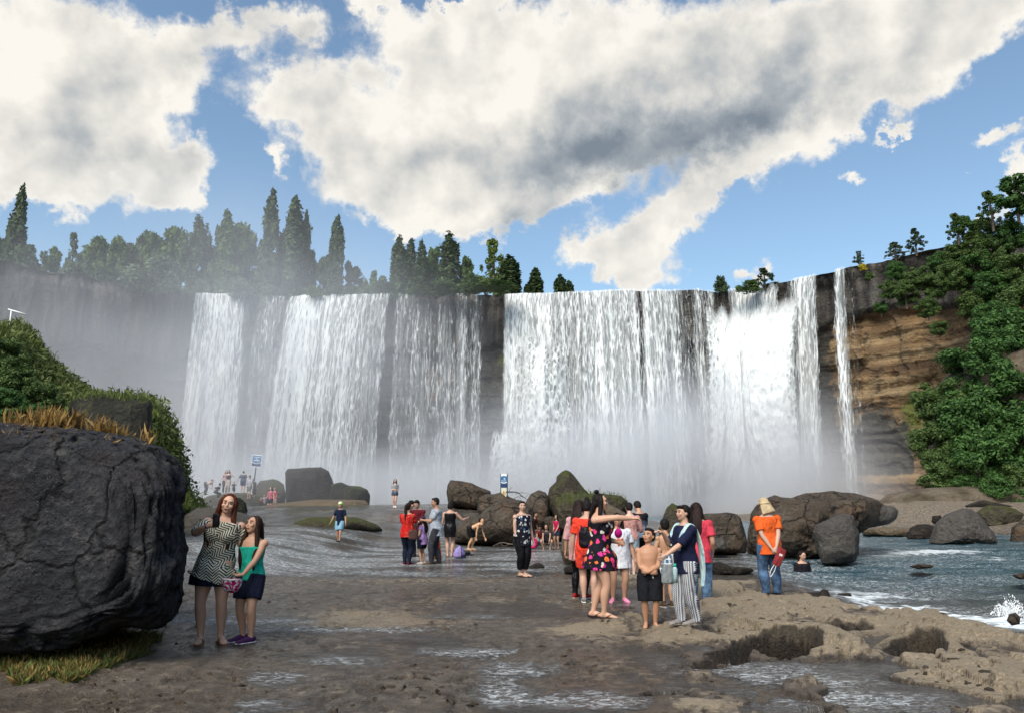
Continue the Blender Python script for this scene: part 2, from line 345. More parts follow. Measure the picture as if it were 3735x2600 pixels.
water = mk('river_water', np.stack([wx, wy, wz], 1), gridF(len(rad), len(azs)), wm_.m); tag(water, kind='structure')
attr(water, 'riffle_glint', np.clip(.08 - .95 * gauss_field(wx, np.maximum(wy, 3), [b for b in PB if b[4] < -.5]), 0, .8) + .38 * rmw); attr(water, 'depth', depth); attr(water, 'foam', np.clip(q1 * rmw + .35 * rap + .25 * rmw * sstep(16, 30, wy), 0, 1.2)); attr(water, 'deep', rmw * sstep(11, 22, wy) * 1.0)

# ------------------------------------------------------------------ cliff amphitheatre
RIMZ = 33.6
RP = [(-60,-120),(-100,-20),(-96,40),(-88,75)]
rim_px = [(0,955),(150,985),(300,1012),(450,1045),(620,1070),(700,1078),(1000,1083),(1300,1082),(1600,1078),(1830,1080),(2100,1068),(2300,1062),(2500,1063),(2620,1063),(2760,1052),(2840,1030),(2940,1014),(3080,984),(3200,958),(3350,925),(3500,888),(3735,835)]
def onrim(u, v):
    x, y, z = ray(u, v); t = (RIMZ - CAMZ) / z; return (x * t, y * t)
RPTS = RP + [onrim(*p) for p in rim_px] + [(74, 70), (86, 40), (92, 0), (90, -60), (60, -120)]
RPTS = np.array(RPTS); seg = np.hypot(*np.diff(RPTS, axis=0).T); S0 = np.concatenate([[0], np.cumsum(seg)])
def rimxy(s):
    x = np.interp(s, S0, RPTS[:, 0]); y = np.interp(s, S0, RPTS[:, 1]); return x, y
def rimn(s):                         # horizontal normal, pointing into the basin
    x0, y0 = rimxy(s - 3); x1, y1 = rimxy(s + 3); dx, dy = x1 - x0, y1 - y0; l = np.hypot(dx, dy) + 1e-9
    return dy / l, -dx / l
ss_dense = np.linspace(S0[3], S0[-5], 4000); _x, _y = rimxy(ss_dense)
_u, _v = pix(_x, _y, np.full_like(_x, RIMZ))
def s_of(u): return np.interp(u, _u, ss_dense)
cs = np.concatenate([np.linspace(S0[0], S0[3], 60, endpoint=False), np.linspace(S0[3], S0[-5], 900), np.linspace(S0[-5], S0[-1], 60)[1:]])
cz = np.concatenate([[RIMZ + .0], np.linspace(RIMZ - .3, -2, 260)])
S, Z = np.meshgrid(cs, cz)
bx_, by_ = rimxy(S); nx_, ny_ = rimn(S); uu = np.interp(S, ss_dense, _u)
tt = (RIMZ - Z) / RIMZ
right = sstep(2900, 3100, uu); leftw = 1 - sstep(600, 760, uu)
cap = .24 - .03 * right + .06 * leftw + .09 * fbm(S * .09, Z * 0, o=4)
over = sstep(cap - .015, cap + .03, tt)      # undercut below the hard cap rock
off = fbm(S * .10, Z * .03, o=4) * 2.2 * sstep(0, .06, tt)
off += fbm(S * .45, Z * .10, 2 + S * 0, o=4) * .8
off += (1 - over) * np.abs(fbm(S * .8, Z * .12, 6 + S * 0, o=3)) * -1.1
off -= over * (1.4 + .8 * leftw) - over * (tt - cap) * 2.2
zz = Z + fbm(S * .05, Z * .2, 9 + S * 0, o=3) * 1.2
layer = fbm(S * .02, zz * .65, 4 + S * 0, o=4)
off += over * layer * (.9 + .5 * right) + over * fbm(S * .3, Z * .8, 3 + S * 0, o=4) * .35
stepn = np.round(fbm(S * .12, zz * .16, 12 + S * 0, o=3) * 4) / 4; off += over * right * stepn * 2.0 + over * right * np.round(fbm(S * .35, zz * .5, 14 + S * 0, o=2) * 3) / 3 * .6
off += right * sstep(.93, .95, tt) * 2.2 + sstep(.84, .87, tt) * right * 1.0
off += (1 - right) * sstep(.8, 1, tt) * 3
lipz = fbm(cs * .25, cs * 0, o=4) * .35; Zp = Z.copy(); Zp[0] += lipz
V = np.stack([bx_ + nx_ * off, by_ + ny_ * off, Zp], -1).reshape(-1, 3)
cm = MT('cliff_rock', .75, .25)
q = cm.sep(cm.co()); zc = q[2]
strata = cm.noise(cm.map(scale=(.02, .02, .55)), scale=1, detail=8, rough=.62, dist=.3)
rough_ = cm.noise(scale=.55, detail=8, rough=.65); finec = cm.noise(scale=3.5, detail=5, rough=.6)
colm = cm.noise(cm.map(scale=(.9, .9, .07)), scale=1, detail=5, rough=.6)
basalt = cm.ramp(colm, [(.3, (.026, .024, .024)), (.52, (.075, .069, .064)), (.75, (.18, .165, .15))])
warm = cm.ramp(strata, [(.28, (.05, .03, .02)), (.42, (.15, .09, .05)), (.5, (.27, .175, .09)), (.58, (.40, .29, .165)), (.72, (.12, .075, .045))])
grey = cm.ramp(rough_, [(.3, (.03, .029, .026)), (.7, (.10, .095, .085))])
crk = cm.vor(cm.map(scale=(.14, .14, .22)), scale=1.0, feature='DISTANCE_TO_EDGE'); jn = cm.math('MULTIPLY', cm.math('SUBTRACT', 1, cm.rng(crk, .0, .045)), cm.rng(rough_, .45, .55))
warm = cm.mix(cm.rng(cm.noise(cm.map(scale=(1.2, 1.2, .25)), scale=.35, detail=6, rough=.6), .45, .62), warm, cm.mix(.5, warm, (.10, .085, .06)))
warm = cm.mix(cm.math('MULTIPLY', jn, .8), warm, (.02, .014, .01))
soft = cm.mix(cm.rng(cm.math('ADD', cm.attr('warm'), cm.math('MULTIPLY', cm.math('SUBTRACT', rough_, .5), 1.3)), .35, .6), grey, warm)
col = cm.mix(cm.rng(cm.math('ADD', cm.attr('cap'), cm.math('MULTIPLY', cm.math('SUBTRACT', rough_, .5), .5)), .4, .6), soft, basalt)
greenf = cm.rng(cm.math('ADD', cm.attr('moss'), cm.math('MULTIPLY', cm.math('SUBTRACT', rough_, .5), 1.2)), .4, .7)
col = cm.mix(greenf, col, cm.ramp(finec, [(.3, (.05, .065, .02)), (.7, (.20, .22, .05))]))
cm.color(col); cm.bump(cm.math('ADD', rough_, cm.math('ADD', cm.math('MULTIPLY', strata, .6), cm.math('MULTIPLY', finec, .4))), 1, .9)
cliff = mk('cliff', V, gridF(len(cz), len(cs)), cm.m); tag(cliff, kind='structure')
attr(cliff, 'cap', (1 - over).ravel())
warmv = right * (1 - .75 * np.exp(-((uu - 3150) / 110) ** 2 - ((tt - .68) / .17) ** 2)) * (1 - .7 * sstep(.62, .72, tt) * (1 - sstep(.84, .86, tt)) * (uu < 3260))
warmv = warmv + .45 * np.exp(-((uu - 1620) / 150) ** 2 - ((tt - .42) / .12) ** 2)
attr(cliff, 'warm', warmv.ravel())
attr(cliff, 'moss', (right * (.8 * np.exp(-((uu - 3265) / 50) ** 2 - ((tt - .62) / .14) ** 2) + .6 * np.exp(-((uu - 3040) / 60) ** 2 - ((tt - .62) / .15) ** 2)) + .55 * np.exp(-((uu - 1840) / 60) ** 2 - ((tt - .28) / .08) ** 2) + .35 * leftw * 0).ravel())
# plateau behind the rim
po = np.array([0, .6, 2, 5, 12, 30, 80, 400, 2500.]); S2, O2 = np.meshgrid(cs, po)
ax_, ay_ = rimxy(S2); bnx, bny = rimn(S2)
pz = RIMZ + sstep(0, 2, O2) * .25 * fbm(S2 * .3, O2 * .3, o=3); pz[0] += lipz
rightP = np.interp(S2, ss_dense, sstep(2900, 3500, _u)); pz = pz + sstep(0, 12, O2) * 1.5 * rightP
pm = MT('plateau_grass', .9, .1); pn = pm.noise(scale=.6, detail=6); pm.color(pm.ramp(pn, [(.35, (.10, .085, .04)), (.6, (.10, .12, .04))]))
plate = mk('plateau', np.stack([ax_ - bnx * O2, ay_ - bny * O2, pz], -1).reshape(-1, 3), gridF(len(po), len(cs)), pm.m); tag(plate, kind='structure')

# ------------------------------------------------------------------ falling water
def fallmat(name, thr=.5, sx=1.45, sz=.17, c0=(.30, .33, .35), c1=(.74, .78, .80), amin=0, shf=.8):
    m = MT(name, .45, .3); uv = m.map(m.co('UV'), scale=(sx, sz, 1))
    a = m.noise(uv, scale=1.7, detail=7, rough=.68, dist=1.1)
    lace = m.vor(m.map(m.co('UV'), scale=(sx * 1.1, sz * 1.3, 1)), scale=2.1, feature='DISTANCE_TO_EDGE')
    col1 = m.noise(m.map(m.co('UV'), scale=(1.1, .03, 1)), scale=1.0, detail=5, rough=.7)
    f = m.math('ADD', m.math('MULTIPLY', m.math('SUBTRACT', a, .5), 1.9), m.math('MULTIPLY', m.math('SUBTRACT', col1, .5), 1.7))
    f = m.math('ADD', f, m.math('MULTIPLY', m.math('SUBTRACT', .16, lace), 1.1))
    f = m.math('ADD', f, m.math('SUBTRACT', m.attr('dens'), thr))
    al = m.rng(f, -.10, .34)
    fs = m.noise(m.map(m.co('UV'), scale=(2.4, .035, 1)), scale=1.0, detail=7, rough=.78); veil = m.math('MULTIPLY', m.rng(m.math('ADD', fs, m.math('MULTIPLY', m.math('SUBTRACT', m.attr('dens'), .3), .60)), .48, .74), .50)
    al = m.math('MAXIMUM', al, veil)
    m.set(m.b.inputs['Alpha'], m.math('MULTIPLY', al, m.attr('fade')))
    shade = m.noise(m.map(m.co('UV'), scale=(sx * .9, sz * 1.1, 1)), scale=2.6, detail=9, rough=.78, dist=.9)
    m.color(m.mix(m.rng(m.math('ADD', m.math('MULTIPLY', f, shf), m.math('MULTIPLY', m.math('SUBTRACT', shade, .5), 1.9)), -.35, .6), c0, c1))
    m.bump(m.math('ADD', shade, a), .45, .2)
    return m.m
WM = fallmat('falling_water'); WF = fallmat('foaming_water', thr=.25, sx=1.0, sz=.34, c0=(.26, .295, .31), c1=(.74, .775, .79), shf=.40)
def fall(label, u0, u1, dens, z0=None, z1=0.0, out0=.9, out1=3.4, mat=None, bulge=0, cols=None, spread=0, lean=0, fade_ends=1, lay=2):
    root = empty('waterfall', (0, 0, 0), 0, label, 'waterfall')
    s0, s1 = s_of(u0), s_of(u1); nc = cols or max(10, int((s1 - s0) / .3)); nr = 150
    s = np.linspace(s0, s1, nc); t = np.linspace(0, 1, nr) ** 1.15
    zt = RIMZ + .05 if z0 is None else z0
    for L in range(lay):
        Sg, T = np.meshgrid(s, t); mid = (s0 + s1) / 2
        Se = mid + (Sg - mid) * (1 + spread * T) + lean * T
        x, y = rimxy(Se); nx, ny = rimn(Se)
        o_ = out0 + (out1 - out0) * np.sqrt(T) - .45 * L + fbm(Sg * .5, T * 3, 3. * L + Sg * 0, o=3) * .7 * sstep(0, .25, T) + bulge * np.sin(np.pi * np.clip(T * 1.1, 0, 1)) * (.4 + .6 * np.sin(np.pi * (Sg - s0) / (s1 - s0)))
        if bulge: o_ += (fbm(Sg * .35, T * 3, 7. + Sg * 0, o=3) * .8 + fbm(Sg * 2.6, T * 30, 8. + Sg * 0, o=4) * .28) * sstep(0, .1, T)
        z = zt + (z1 - zt) * T
        if z0 is None: z = z + (1 - sstep(0, .02, T)) * np.interp(Sg, cs, lipz)
        nmx = (Sg - s0) / (s1 - s0); uq = np.interp(Sg, ss_dense, _u)
        dn = np.interp(uq, [a for a, b in dens], [b for a, b in dens]) + .10 * T - .08 * L
        edge = np.minimum(sstep(0, .05, nmx), sstep(1, .95, nmx)) if fade_ends else 1
        w = mk('water_curtain', np.stack([x + nx * o_, y + ny * o_, z], -1).reshape(-1, 3), gridF(nr, nc), mat or WM, root)
        uvs(w, (Sg + 31.7 * L + u0 * .013).ravel(), (z * 1.0).ravel()); attr(w, 'dens', (dn - (1 - edge) * .5).ravel())
        fd = np.ones_like(T) if z0 is None else sstep(0, .12, T + .05 * fbm(Sg * .8, T * 4, o=2)); attr(w, 'fade', fd.ravel())
    return root
fall('tall narrow white waterfall at the left end of the falls, beside the dark wall', 705, 935, [(700, .1), (725, .55), (800, .72), (850, .66), (885, .55), (915, .25), (935, -.1)], spread=.06)
fall('thin trickles between the narrow left waterfall and the broad one next to it', 935, 1060, [(935, .15), (975, .3), (1000, .38), (1040, .3), (1060, .2)], lay=2)
fall('broad white waterfall with a leaning left edge, second from the left', 1050, 1440, [(1050, .15), (1075, .6), (1120, .92), (1170, .74), (1250, .60), (1330, .5), (1380, .46), (1440, .34)], spread=.07, lean=-1.3, out1=5.5)
fall('sparse threads of water over the shaded middle of the cliff', 1440, 1830, [(1440, .40), (1500, .27), (1560, .31), (1600, .16), (1625, .42), (1660, .20), (1690, .50), (1710, .16), (1745, .38), (1775, -.05), (1800, -.2), (1825, -.1)], lay=2)
fall('wide lacy waterfall in the middle, right of the bare cliff', 1828, 2330, [(1828, .3), (1850, .62), (1900, .72), (2000, .62), (2060, .5), (2130, .54), (2200, .62), (2270, .56), (2330, .62)], out1=4.6)
fall('lacy waterfall with dark rock gaps left of the big white plunge', 2325, 2650, [(2325, .62), (2380, .6), (2430, .52), (2470, .36), (2500, .2), (2530, .42), (2560, .32), (2585, .46), (2615, .1), (2650, .3)], out1=4.2)
fall('short lacy lip of water above the big white plunge', 2640, 2860, [(2640, .15), (2680, .62), (2800, .66), (2845, .6), (2860, .3)], z1=26., out1=3., lay=2)
fall('huge white foaming plunge at the right of the falls', 2545, 2935, [(2545, .25), (2600, .8), (2650, 1.1), (2800, 1.1), (2900, .95), (2935, .5)], z0=30.6, z1=-.5, out0=2.2, out1=5, bulge=4.2, mat=WF, spread=.10, lean=-1.2, lay=2, cols=220)
fall('white foaming burst in front of the middle waterfall', 1890, 2085, [(1890, -.1), (1930, .35), (1980, .6), (2030, .35), (2085, -.1)], z0=27.6, z1=-.5, out0=2.5, out1=7, bulge=1.5, mat=WF, spread=.5, lay=1, cols=120)
fall('small splash of foam bursting low at the left foot of the middle waterfall', 1800, 1960, [(1800, .3), (1860, .75), (1960, .4)], z0=12.2, z1=-.5, out0=4, out1=7.5, bulge=1.6, mat=WF, spread=.35, lay=1, cols=90)
fall('lacy waterfall dropping over the high shoulder right of the white plunge', 2870, 3000, [(2870, .1), (2900, .4), (2930, .66), (2975, .56), (3000, .1)], out1=4.4)
fall('twin thin streams falling down the right cliff', 3035, 3130, [(3030, -.1), (3045, .16), (3060, .5), (3085, .5), (3096, .0), (3110, .12), (3120, .2), (3130, -.2)], out1=2.8, lay=2)
# ================================================================== ROCKS
def rockmat(name, c0, c1, c2, moss=.0, scale=1.0, pits=0., mossc=((.035, .04, .012), (.13, .14, .04)), rust=0):
    m = MT(name, .85, .2); a = m.noise(scale=1.3 * scale, detail=8, rough=.66); b = m.noise(scale=9 * scale, detail=6, rough=.65)
    vv = m.vor(m.map(m.co(), scale=(1, 1, 1)), scale=6 * scale)
    col = m.ramp(m.math('ADD', m.math('MULTIPLY', a, .6), m.math('MULTIPLY', b, .4)), [(.3, c0), (.5, c1), (.68, c2)])
    if rust:
        col = m.mix(m.math('MULTIPLY', m.rng(m.noise(scale=.9 * scale, detail=5), .5, .65), rust), col, (.22, .11, .05))
    if moss:
        f = m.math('ADD', m.math('MULTIPLY', m.normz(), .55), m.math('MULTIPLY', m.math('SUBTRACT', a, .5), 2.2))
        f = m.rng(f, .75 - moss, 1.05 - moss); col = m.mix(f, col, m.ramp(b, [(.3, mossc[0]), (.7, mossc[1])]))
    if pits:
        pv = m.vor(scale=11 * scale); pf = m.rng(pv, .12, .3); sel = m.rng(m.noise(scale=3, detail=3), .42, .6)
        col = m.mix(m.math('MULTIPLY', m.math('SUBTRACT', 1, pf), m.math('MULTIPLY', sel, pits)), col, (.012, .011, .012))
        peb = m.vor(scale=24 * scale); col = m.mix(m.math('MULTIPLY', m.math('SUBTRACT', 1, m.rng(peb, .1, .22)), m.rng(m.noise(scale=2.2, detail=4), .5, .62)), col, (.22, .19, .16))
    if pits > .2:
        ed = m.vor(m.n('ShaderNodeVectorMath', {0: m.co(), 1: m.n('ShaderNodeVectorMath', {0: m.noise(scale=3, detail=3, out='Color'), 'Scale': .35}, operation='SCALE').outputs[0]}, operation='ADD').outputs[0], scale=1.15, feature='DISTANCE_TO_EDGE'); ck = m.rng(ed, .0, .035); col = m.mix(m.math('MULTIPLY', m.math('SUBTRACT', 1, ck), .75), col, (.008, .008, .009)); b = m.math('ADD', b, m.math('MULTIPLY', ck, .5))
    # a darker tide line where river water keeps the foot of the rock damp
    m.color(col); c3 = m.noise(scale=26 * scale, detail=5, rough=.7); m.bump(m.math('ADD', a, m.math('ADD', m.math('MULTIPLY', b, .9), m.math('ADD', m.math('MULTIPLY', vv, .5), m.math('MULTIPLY', c3, .45)))), 1, .24 / scale)
    return m.m
RKM = dict(dark=rockmat('dark_conglomerate', (.018, .019, .023), (.050, .053, .063), (.135, .135, .138), .12, 1.4, 1., ((.03, .022, .012), (.14, .09, .04)), rust=.06),
    wall=rockmat('dark_mossy_rock', (.018, .019, .016), (.04, .042, .034), (.08, .075, .06), .35),
    brown=rockmat('brown_rock', (.045, .036, .028), (.105, .085, .066), (.19, .16, .125), .10, 1, .25, rust=.35),
    moss=rockmat('mossy_rock', (.035, .03, .02), (.08, .07, .05), (.15, .13, .09), .52),
    tan=rockmat('tan_rock', (.10, .075, .05), (.20, .155, .105), (.31, .25, .18), .1),
    grey=rockmat('grey_rock', (.07, .065, .06), (.12, .11, .10), (.19, .175, .155), .10),
    black=rockmat('wet_black_rock', (.012, .011, .010), (.035, .03, .026), (.09, .075, .06), .1))
def ico(n):
    import bmesh
    bm = bmesh.new(); bmesh.ops.create_icosphere(bm, subdivisions=n, radius=1)
    V = np.array([v.co[:] for v in bm.verts]); F = np.array([[v.index for v in f.verts] for f in bm.faces]); bm.free(); return V, F
ICO = {n: ico(n) for n in (3, 4, 5, 6, 7)}
def silh(poly, Y):                   # silhouette polygon (photo px) at distance Y -> centre and radius function in metres
    Q = np.array([[P(u, v, Y).x, P(u, v, Y).z] for u, v in poly])
    a = Q; b = np.roll(Q, -1, 0); cr = a[:, 0] * b[:, 1] - b[:, 0] * a[:, 1]; A = cr.sum() / 2
    c = np.array([((a[:, 0] + b[:, 0]) * cr).sum(), ((a[:, 1] + b[:, 1]) * cr).sum()]) / (6 * A)
    th = np.linspace(-np.pi, np.pi, 361); rr = np.zeros(361)
    for i, t in enumerate(th):
        d = np.array([math.cos(t), math.sin(t)]); best = .01
        for p, q in zip(a - c, b - c):
            e = q - p; den = d[0] * e[1] - d[1] * e[0]
            if abs(den) < 1e-12: continue
            r = (p[0] * e[1] - p[1] * e[0]) / den; s = (p[0] * d[1] - p[1] * d[0]) / den
            if r > best and -1e-6 <= s <= 1 + 1e-6: best = r
        rr[i] = best
    return c, th, rr
def mass(name, poly, Y, thick, mat, sub=5, box=.55, rough=.085, cell=1.2, seed=0, facet=.12, parent=None, skew=0, crust=0):
    c, th, rr = silh(poly, Y); D, F = ICO[sub]; D = D.copy()
    t = np.arctan2(D[:, 2], D[:, 0]); Rr = np.interp(t, th, rr); rho = np.hypot(D[:, 0], D[:, 2])
    k = rho ** box; mean = rr.mean()
    yy = np.sign(D[:, 1]) * np.abs(D[:, 1]) ** .8 * thick
    X = np.cos(t) * Rr * k; Zz = np.sin(t) * Rr * k; X = X + skew * yy
    tp = 1 + np.minimum(yy, 0) / Y; X = X * tp + c[0] / Y * yy; Zz = Zz * tp + (c[1] - CAMZ) / Y * yy
    V = np.stack([X, yy, Zz], 1); sc = cell / mean; o = seed * 13.7
    nn = fbm(V[:, 0] * sc + o, V[:, 1] * sc, V[:, 2] * sc, o=5, g=.55)
    ridg = 1 - 2 * np.abs(fbm(V[:, 0] * sc * 1.7 + o, V[:, 1] * sc * 1.7 + 4, V[:, 2] * sc * 1.7, o=4))
    f2 = vn(V[:, 0] * sc * 9 + o, V[:, 1] * sc * 9, V[:, 2] * sc * 9) * .25
    inner = 1 + rough * (nn * 1.6 + (ridg - .6) * .5 + f2) * (.35 + .85 * np.clip(1 - rho ** 3, 0, 1))
    V = V * inner[:, None]
    if facet:                        # broad flat fracture faces on the sides that face us
        rg = np.random.default_rng(seed + 5)
        for _ in range(7):
            n = rg.normal(size=3); n[1] = -abs(n[1]) - .6; n /= np.linalg.norm(n); dd = V @ n; lim = dd.max() * (1 - facet * rg.uniform(.4, 1)); ex = np.clip(dd - lim, 0, None); V = V - ex[:, None] * .85 * n
    ctr = Vector((c[0], Y, c[1])); base = V[:, 2].min()
    if crust:
        nv = V / np.linalg.norm(V, axis=1)[:, None]; cr = np.abs(fbm(V[:, 0] * 3.1, V[:, 1] * 3.1, V[:, 2] * 3.1, o=5, g=.65)); pk = np.clip(vn(V[:, 0] * 13, V[:, 1] * 13, V[:, 2] * 13) - .35, 0, 1)
        V = V + nv * ((.22 - cr)[:, None] * crust - pk[:, None] * crust * 1.3 + np.clip(vn(V[:, 0] * 21, V[:, 1] * 21, V[:, 2] * 21) - .45, 0, 1)[:, None] * crust * .5)
    o_ = mk(name, V - np.array([0, 0, base]), F, mat, parent); o_.location = ctr + Vector((0, 0, base)); return o_
def boulder(label, poly, Y, thick, mat='brown', grp=None, **k):
    o = mass('boulder', poly, Y, thick, RKM[mat], **k); tag(o, label, 'boulder', grp); return o
BIGP = [(0,1543),(108,1551),(237,1558),(396,1580),(504,1601),(590,1630),(648,1680),(673,1738),(674,1795),(658,1839),(668,1918),(671,2026),(664,2155),(651,2205),(626,2256),(568,2288),(518,2292),(468,2277),(432,2288),(392,2316),(288,2350),(144,2380),(0,2395),(-300,2390),(-600,2200),(-700,1900),(-600,1650),(-300,1560)]
big_boulder = boulder('huge dark pitted boulder filling the left foreground, dry grass on its top', BIGP, 9.3, 1.75, 'dark', sub=7, box=.13, rough=.04, cell=2.6, seed=3, facet=0, crust=.12)
boulder('dark square rock wall with a grassy top behind the huge left boulder', [(323,1438),(375,1434),(432,1449),(541,1457),(552,1472),(556,1600),(556,1780),(420,1800),(230,1780),(244,1513),(263,1457)], 24, 2.2, 'wall', sub=6, box=.3, rough=.05, seed=4)
boulder('large dark boulder standing in the mist left of the middle of the falls', [(1041,1721),(1049,1709),(1088,1707),(1171,1702),(1199,1717),(1213,1749),(1220,1775),(1224,1850),(1120,1860),(1045,1850),(1042,1770)], 62, 3, 'black', sub=6, box=.38, rough=.06, seed=5)
boulder('low dark rock leaning on the right side of the misty boulder', [(1205,1765),(1244,1757),(1272,1770),(1314,1773),(1339,1784),(1349,1804),(1347,1845),(1262,1860),(1200,1850)], 60, 2.5, 'wall', seed=6, box=.4)
boulder('reddish brown mud bank at the foot of the misty boulder', [(960,1840),(1150,1820),(1330,1822),(1356,1850),(1340,1885),(1100,1895),(950,1885)], 54, 3, 'tan', seed=7, rough=.03, facet=0)
boulder('rounded moss covered boulder right behind the crowd under the falls', [(930,1790),(934,1770),(948,1752),(994,1747),(1015,1752),(1035,1766),(1042,1805),(1040,1850),(948,1850),(925,1820)], 66, 2.5, 'moss', seed=8)
crowd_mound = boulder('mossy hump of rock the far left crowd is climbing', [(722,1835),(760,1806),(830,1797),(900,1796),(950,1812),(975,1850),(960,1890),(780,1895)], 62, 3.5, 'moss', seed=9, rough=.05)
boulder('dark upright rock behind the selfie woman and the girl', [(851,1815),(875,1812),(896,1832),(902,1857),(902,1895),(850,1900),(835,1860)], 42, 1.0, 'wall', seed=10)
boulder('small lone dark stone on the wet shelf left of the boy in the cap', [(995,1937),(1005,1928),(1040,1927),(1050,1935),(1054,1955),(1020,1958),(994,1956)], 32, .5, 'black', sub=4, seed=11)
boulder('low mossy ledge behind the boy in the cap', [(1060,1912),(1130,1885),(1300,1885),(1370,1908),(1400,1935),(1200,1950),(1080,1945)], 34, 2.2, 'moss', seed=12, rough=.05, box=.8)
boulder('grey rounded boulder left of the blue post, standing against the mist', [(1631,1770),(1642,1749),(1680,1753),(1722,1761),(1750,1775),(1788,1789),(1790,1803),(1775,1830),(1760,1860),(1704,1860),(1638,1845),(1629,1796)], 47, 2.2, 'brown', seed=13, facet=.12)
boulder('brown rock directly behind the blue and white post', [(1745,1815),(1770,1800),(1800,1800),(1830,1793),(1860,1812),(1900,1828),(1900,1880),(1760,1890),(1740,1860)], 41, 1.6, 'brown', seed=14)
boulder('broad brown boulder behind the bending boy, largest of the middle pile', [(1650,1935),(1690,1900),(1745,1880),(1770,1855),(1800,1835),(1830,1820),(1850,1818),(1900,1822),(1940,1850),(1955,1900),(1950,1960),(1890,1990),(1800,1985),(1700,1985),(1655,1975)], 30, 1.8, 'brown', sub=6, seed=15, facet=.1, rough=.07)
boulder('rounded brown rock left of the pointed pyramid rock', [(1912,1840),(1935,1800),(1965,1786),(1990,1795),(2003,1815),(2005,1860),(2000,1930),(1930,1930),(1910,1880)], 36, 1.4, 'brown', seed=16, facet=.1)
boulder('tall pointed mossy rock rising highest in the middle pile', [(1985,1850),(2004,1779),(2029,1755),(2030,1737),(2049,1720),(2063,1712),(2081,1720),(2105,1748),(2133,1782),(2155,1806),(2170,1870),(2100,1910),(2018,1910)], 37, 1.8, 'moss', sub=6, seed=17, facet=.14, box=.7)
boulder('flat topped rock with grass on it right of the pointed rock', [(2018,1835),(2023,1812),(2088,1807),(2123,1803),(2192,1800),(2262,1807),(2286,1824),(2295,1845),(2295,1930),(2192,1960),(2088,1960),(2029,1930)], 29, 2.2, 'moss', sub=6, seed=18, box=.35)
boulder('smooth tan boulder behind the group with the coral shirt', [(2044,2010),(2049,1960),(2056,1929),(2088,1887),(2095,1849),(2116,1828),(2157,1826),(2210,1831),(2255,1856),(2283,1873),(2300,1964),(2290,2050),(2123,2075),(2060,2060)], 21, 1.0, 'tan', sub=6, seed=19, facet=.08)
boulder('small round stone in the dark gap between the middle boulders', [(1985,1890),(2005,1880),(2030,1885),(2040,1910),(2030,1935),(1990,1935)], 31.5, .4, 'brown', sub=4, seed=20)
boulder('small wedge of rock behind the child in the magenta top', [(1975,1935),(2010,1912),(2045,1908),(2060,1930),(2050,1975),(1980,1980)], 29.5, .5, 'moss', sub=4, seed=21)
boulder('little black stone in the rapids right of the woman in capri pants', [(1922,2067),(1945,2056),(1965,2050),(1980,2057),(1990,2070),(1975,2080),(1935,2080)], 19.8, .3, 'black', sub=4, seed=22)
boulder('flat black rock at the foot of the tan boulder', [(2055,2070),(2090,2052),(2120,2058),(2130,2085),(2090,2095),(2060,2092)], 18, .4, 'black', sub=4, seed=23)
boulder('angular mossy rock behind the scarf woman, left of the dark block', [(2402,1930),(2424,1868),(2433,1848),(2451,1832),(2481,1846),(2512,1854),(2540,1870),(2550,1960),(2520,1990),(2410,1990)], 27.5, 1.1, 'moss', seed=24, facet=.15, sub=6)
boulder('square brown block of rock between the pink shirt and the orange shirt', [(2545,1885),(2571,1872),(2628,1870),(2652,1866),(2685,1872),(2703,1888),(2713,1925),(2725,1975),(2722,2015),(2644,2022),(2580,2022),(2550,1980)], 25, 1.2, 'brown', seed=25, facet=.16, sub=6)
boulder('small grey boulder low against the square brown block', [(2585,1985),(2600,1965),(2630,1958),(2650,1975),(2650,2005),(2590,2010)], 23.4, .5, 'grey', sub=4, seed=26)
boulder('massive brown boulder behind the man in orange, widest on the right', [(2722,2010),(2726,1950),(2729,1921),(2738,1872),(2754,1848),(2778,1831),(2799,1815),(2827,1805),(2855,1815),(2888,1815),(2941,1801),(2990,1797),(3043,1789),(3100,1797),(3144,1804),(3198,1823),(3230,1842),(3200,1900),(3130,1950),(3110,2030),(3000,2055),(2850,2062),(2740,2050)], 28, 3.0, 'brown', sub=7, seed=27, facet=.10, rough=.10, cell=1.5)
boulder('overhanging shelf of rock jutting right from the massive boulder', [(3110,1880),(3150,1850),(3210,1838),(3262,1846),(3277,1861),(3273,1890),(3243,1910),(3160,1926),(3120,1935)], 28.5, 1.2, 'grey', seed=28, facet=.1, rough=.08)
boulder('smooth grey barrel shaped boulder in front of the massive boulder', [(2965,1940),(2978,1913),(3030,1888),(3071,1872),(3100,1874),(3114,1882),(3125,1922),(3134,1944),(3132,2015),(3118,2045),(3064,2060),(3000,2058),(2978,2005)], 23, 1.1, 'grey', sub=6, seed=29, facet=.12)
boulder('dark low rock at the left foot of the grey pyramid rock', [(3308,1945),(3320,1922),(3346,1911),(3384,1910),(3420,1920),(3425,1975),(3368,1978),(3308,1976)], 40, 1.2, 'black', seed=30, facet=.1)
boulder('big grey pyramid shaped rock at the far side of the blue river', [(3385,1985),(3400,1940),(3413,1906),(3448,1874),(3512,1851),(3544,1855),(3576,1880),(3608,1922),(3640,1954),(3646,1975),(3630,1998),(3480,1998)], 36, 2.2, 'grey', sub=6, seed=31, facet=.1, box=.7)
boulder('little dark rock perched behind the grey pyramid rock', [(3397,1902),(3400,1880),(3432,1878),(3440,1900),(3416,1915)], 44, .6, 'black', sub=4, seed=32)
boulder('moss topped rock at the right edge beyond the pyramid rock', [(3556,1870),(3602,1842),(3672,1845),(3704,1855),(3735,1874),(3730,1916),(3672,1932),(3610,1930)], 50, 2.4, 'moss', seed=33, facet=.1, sub=6)
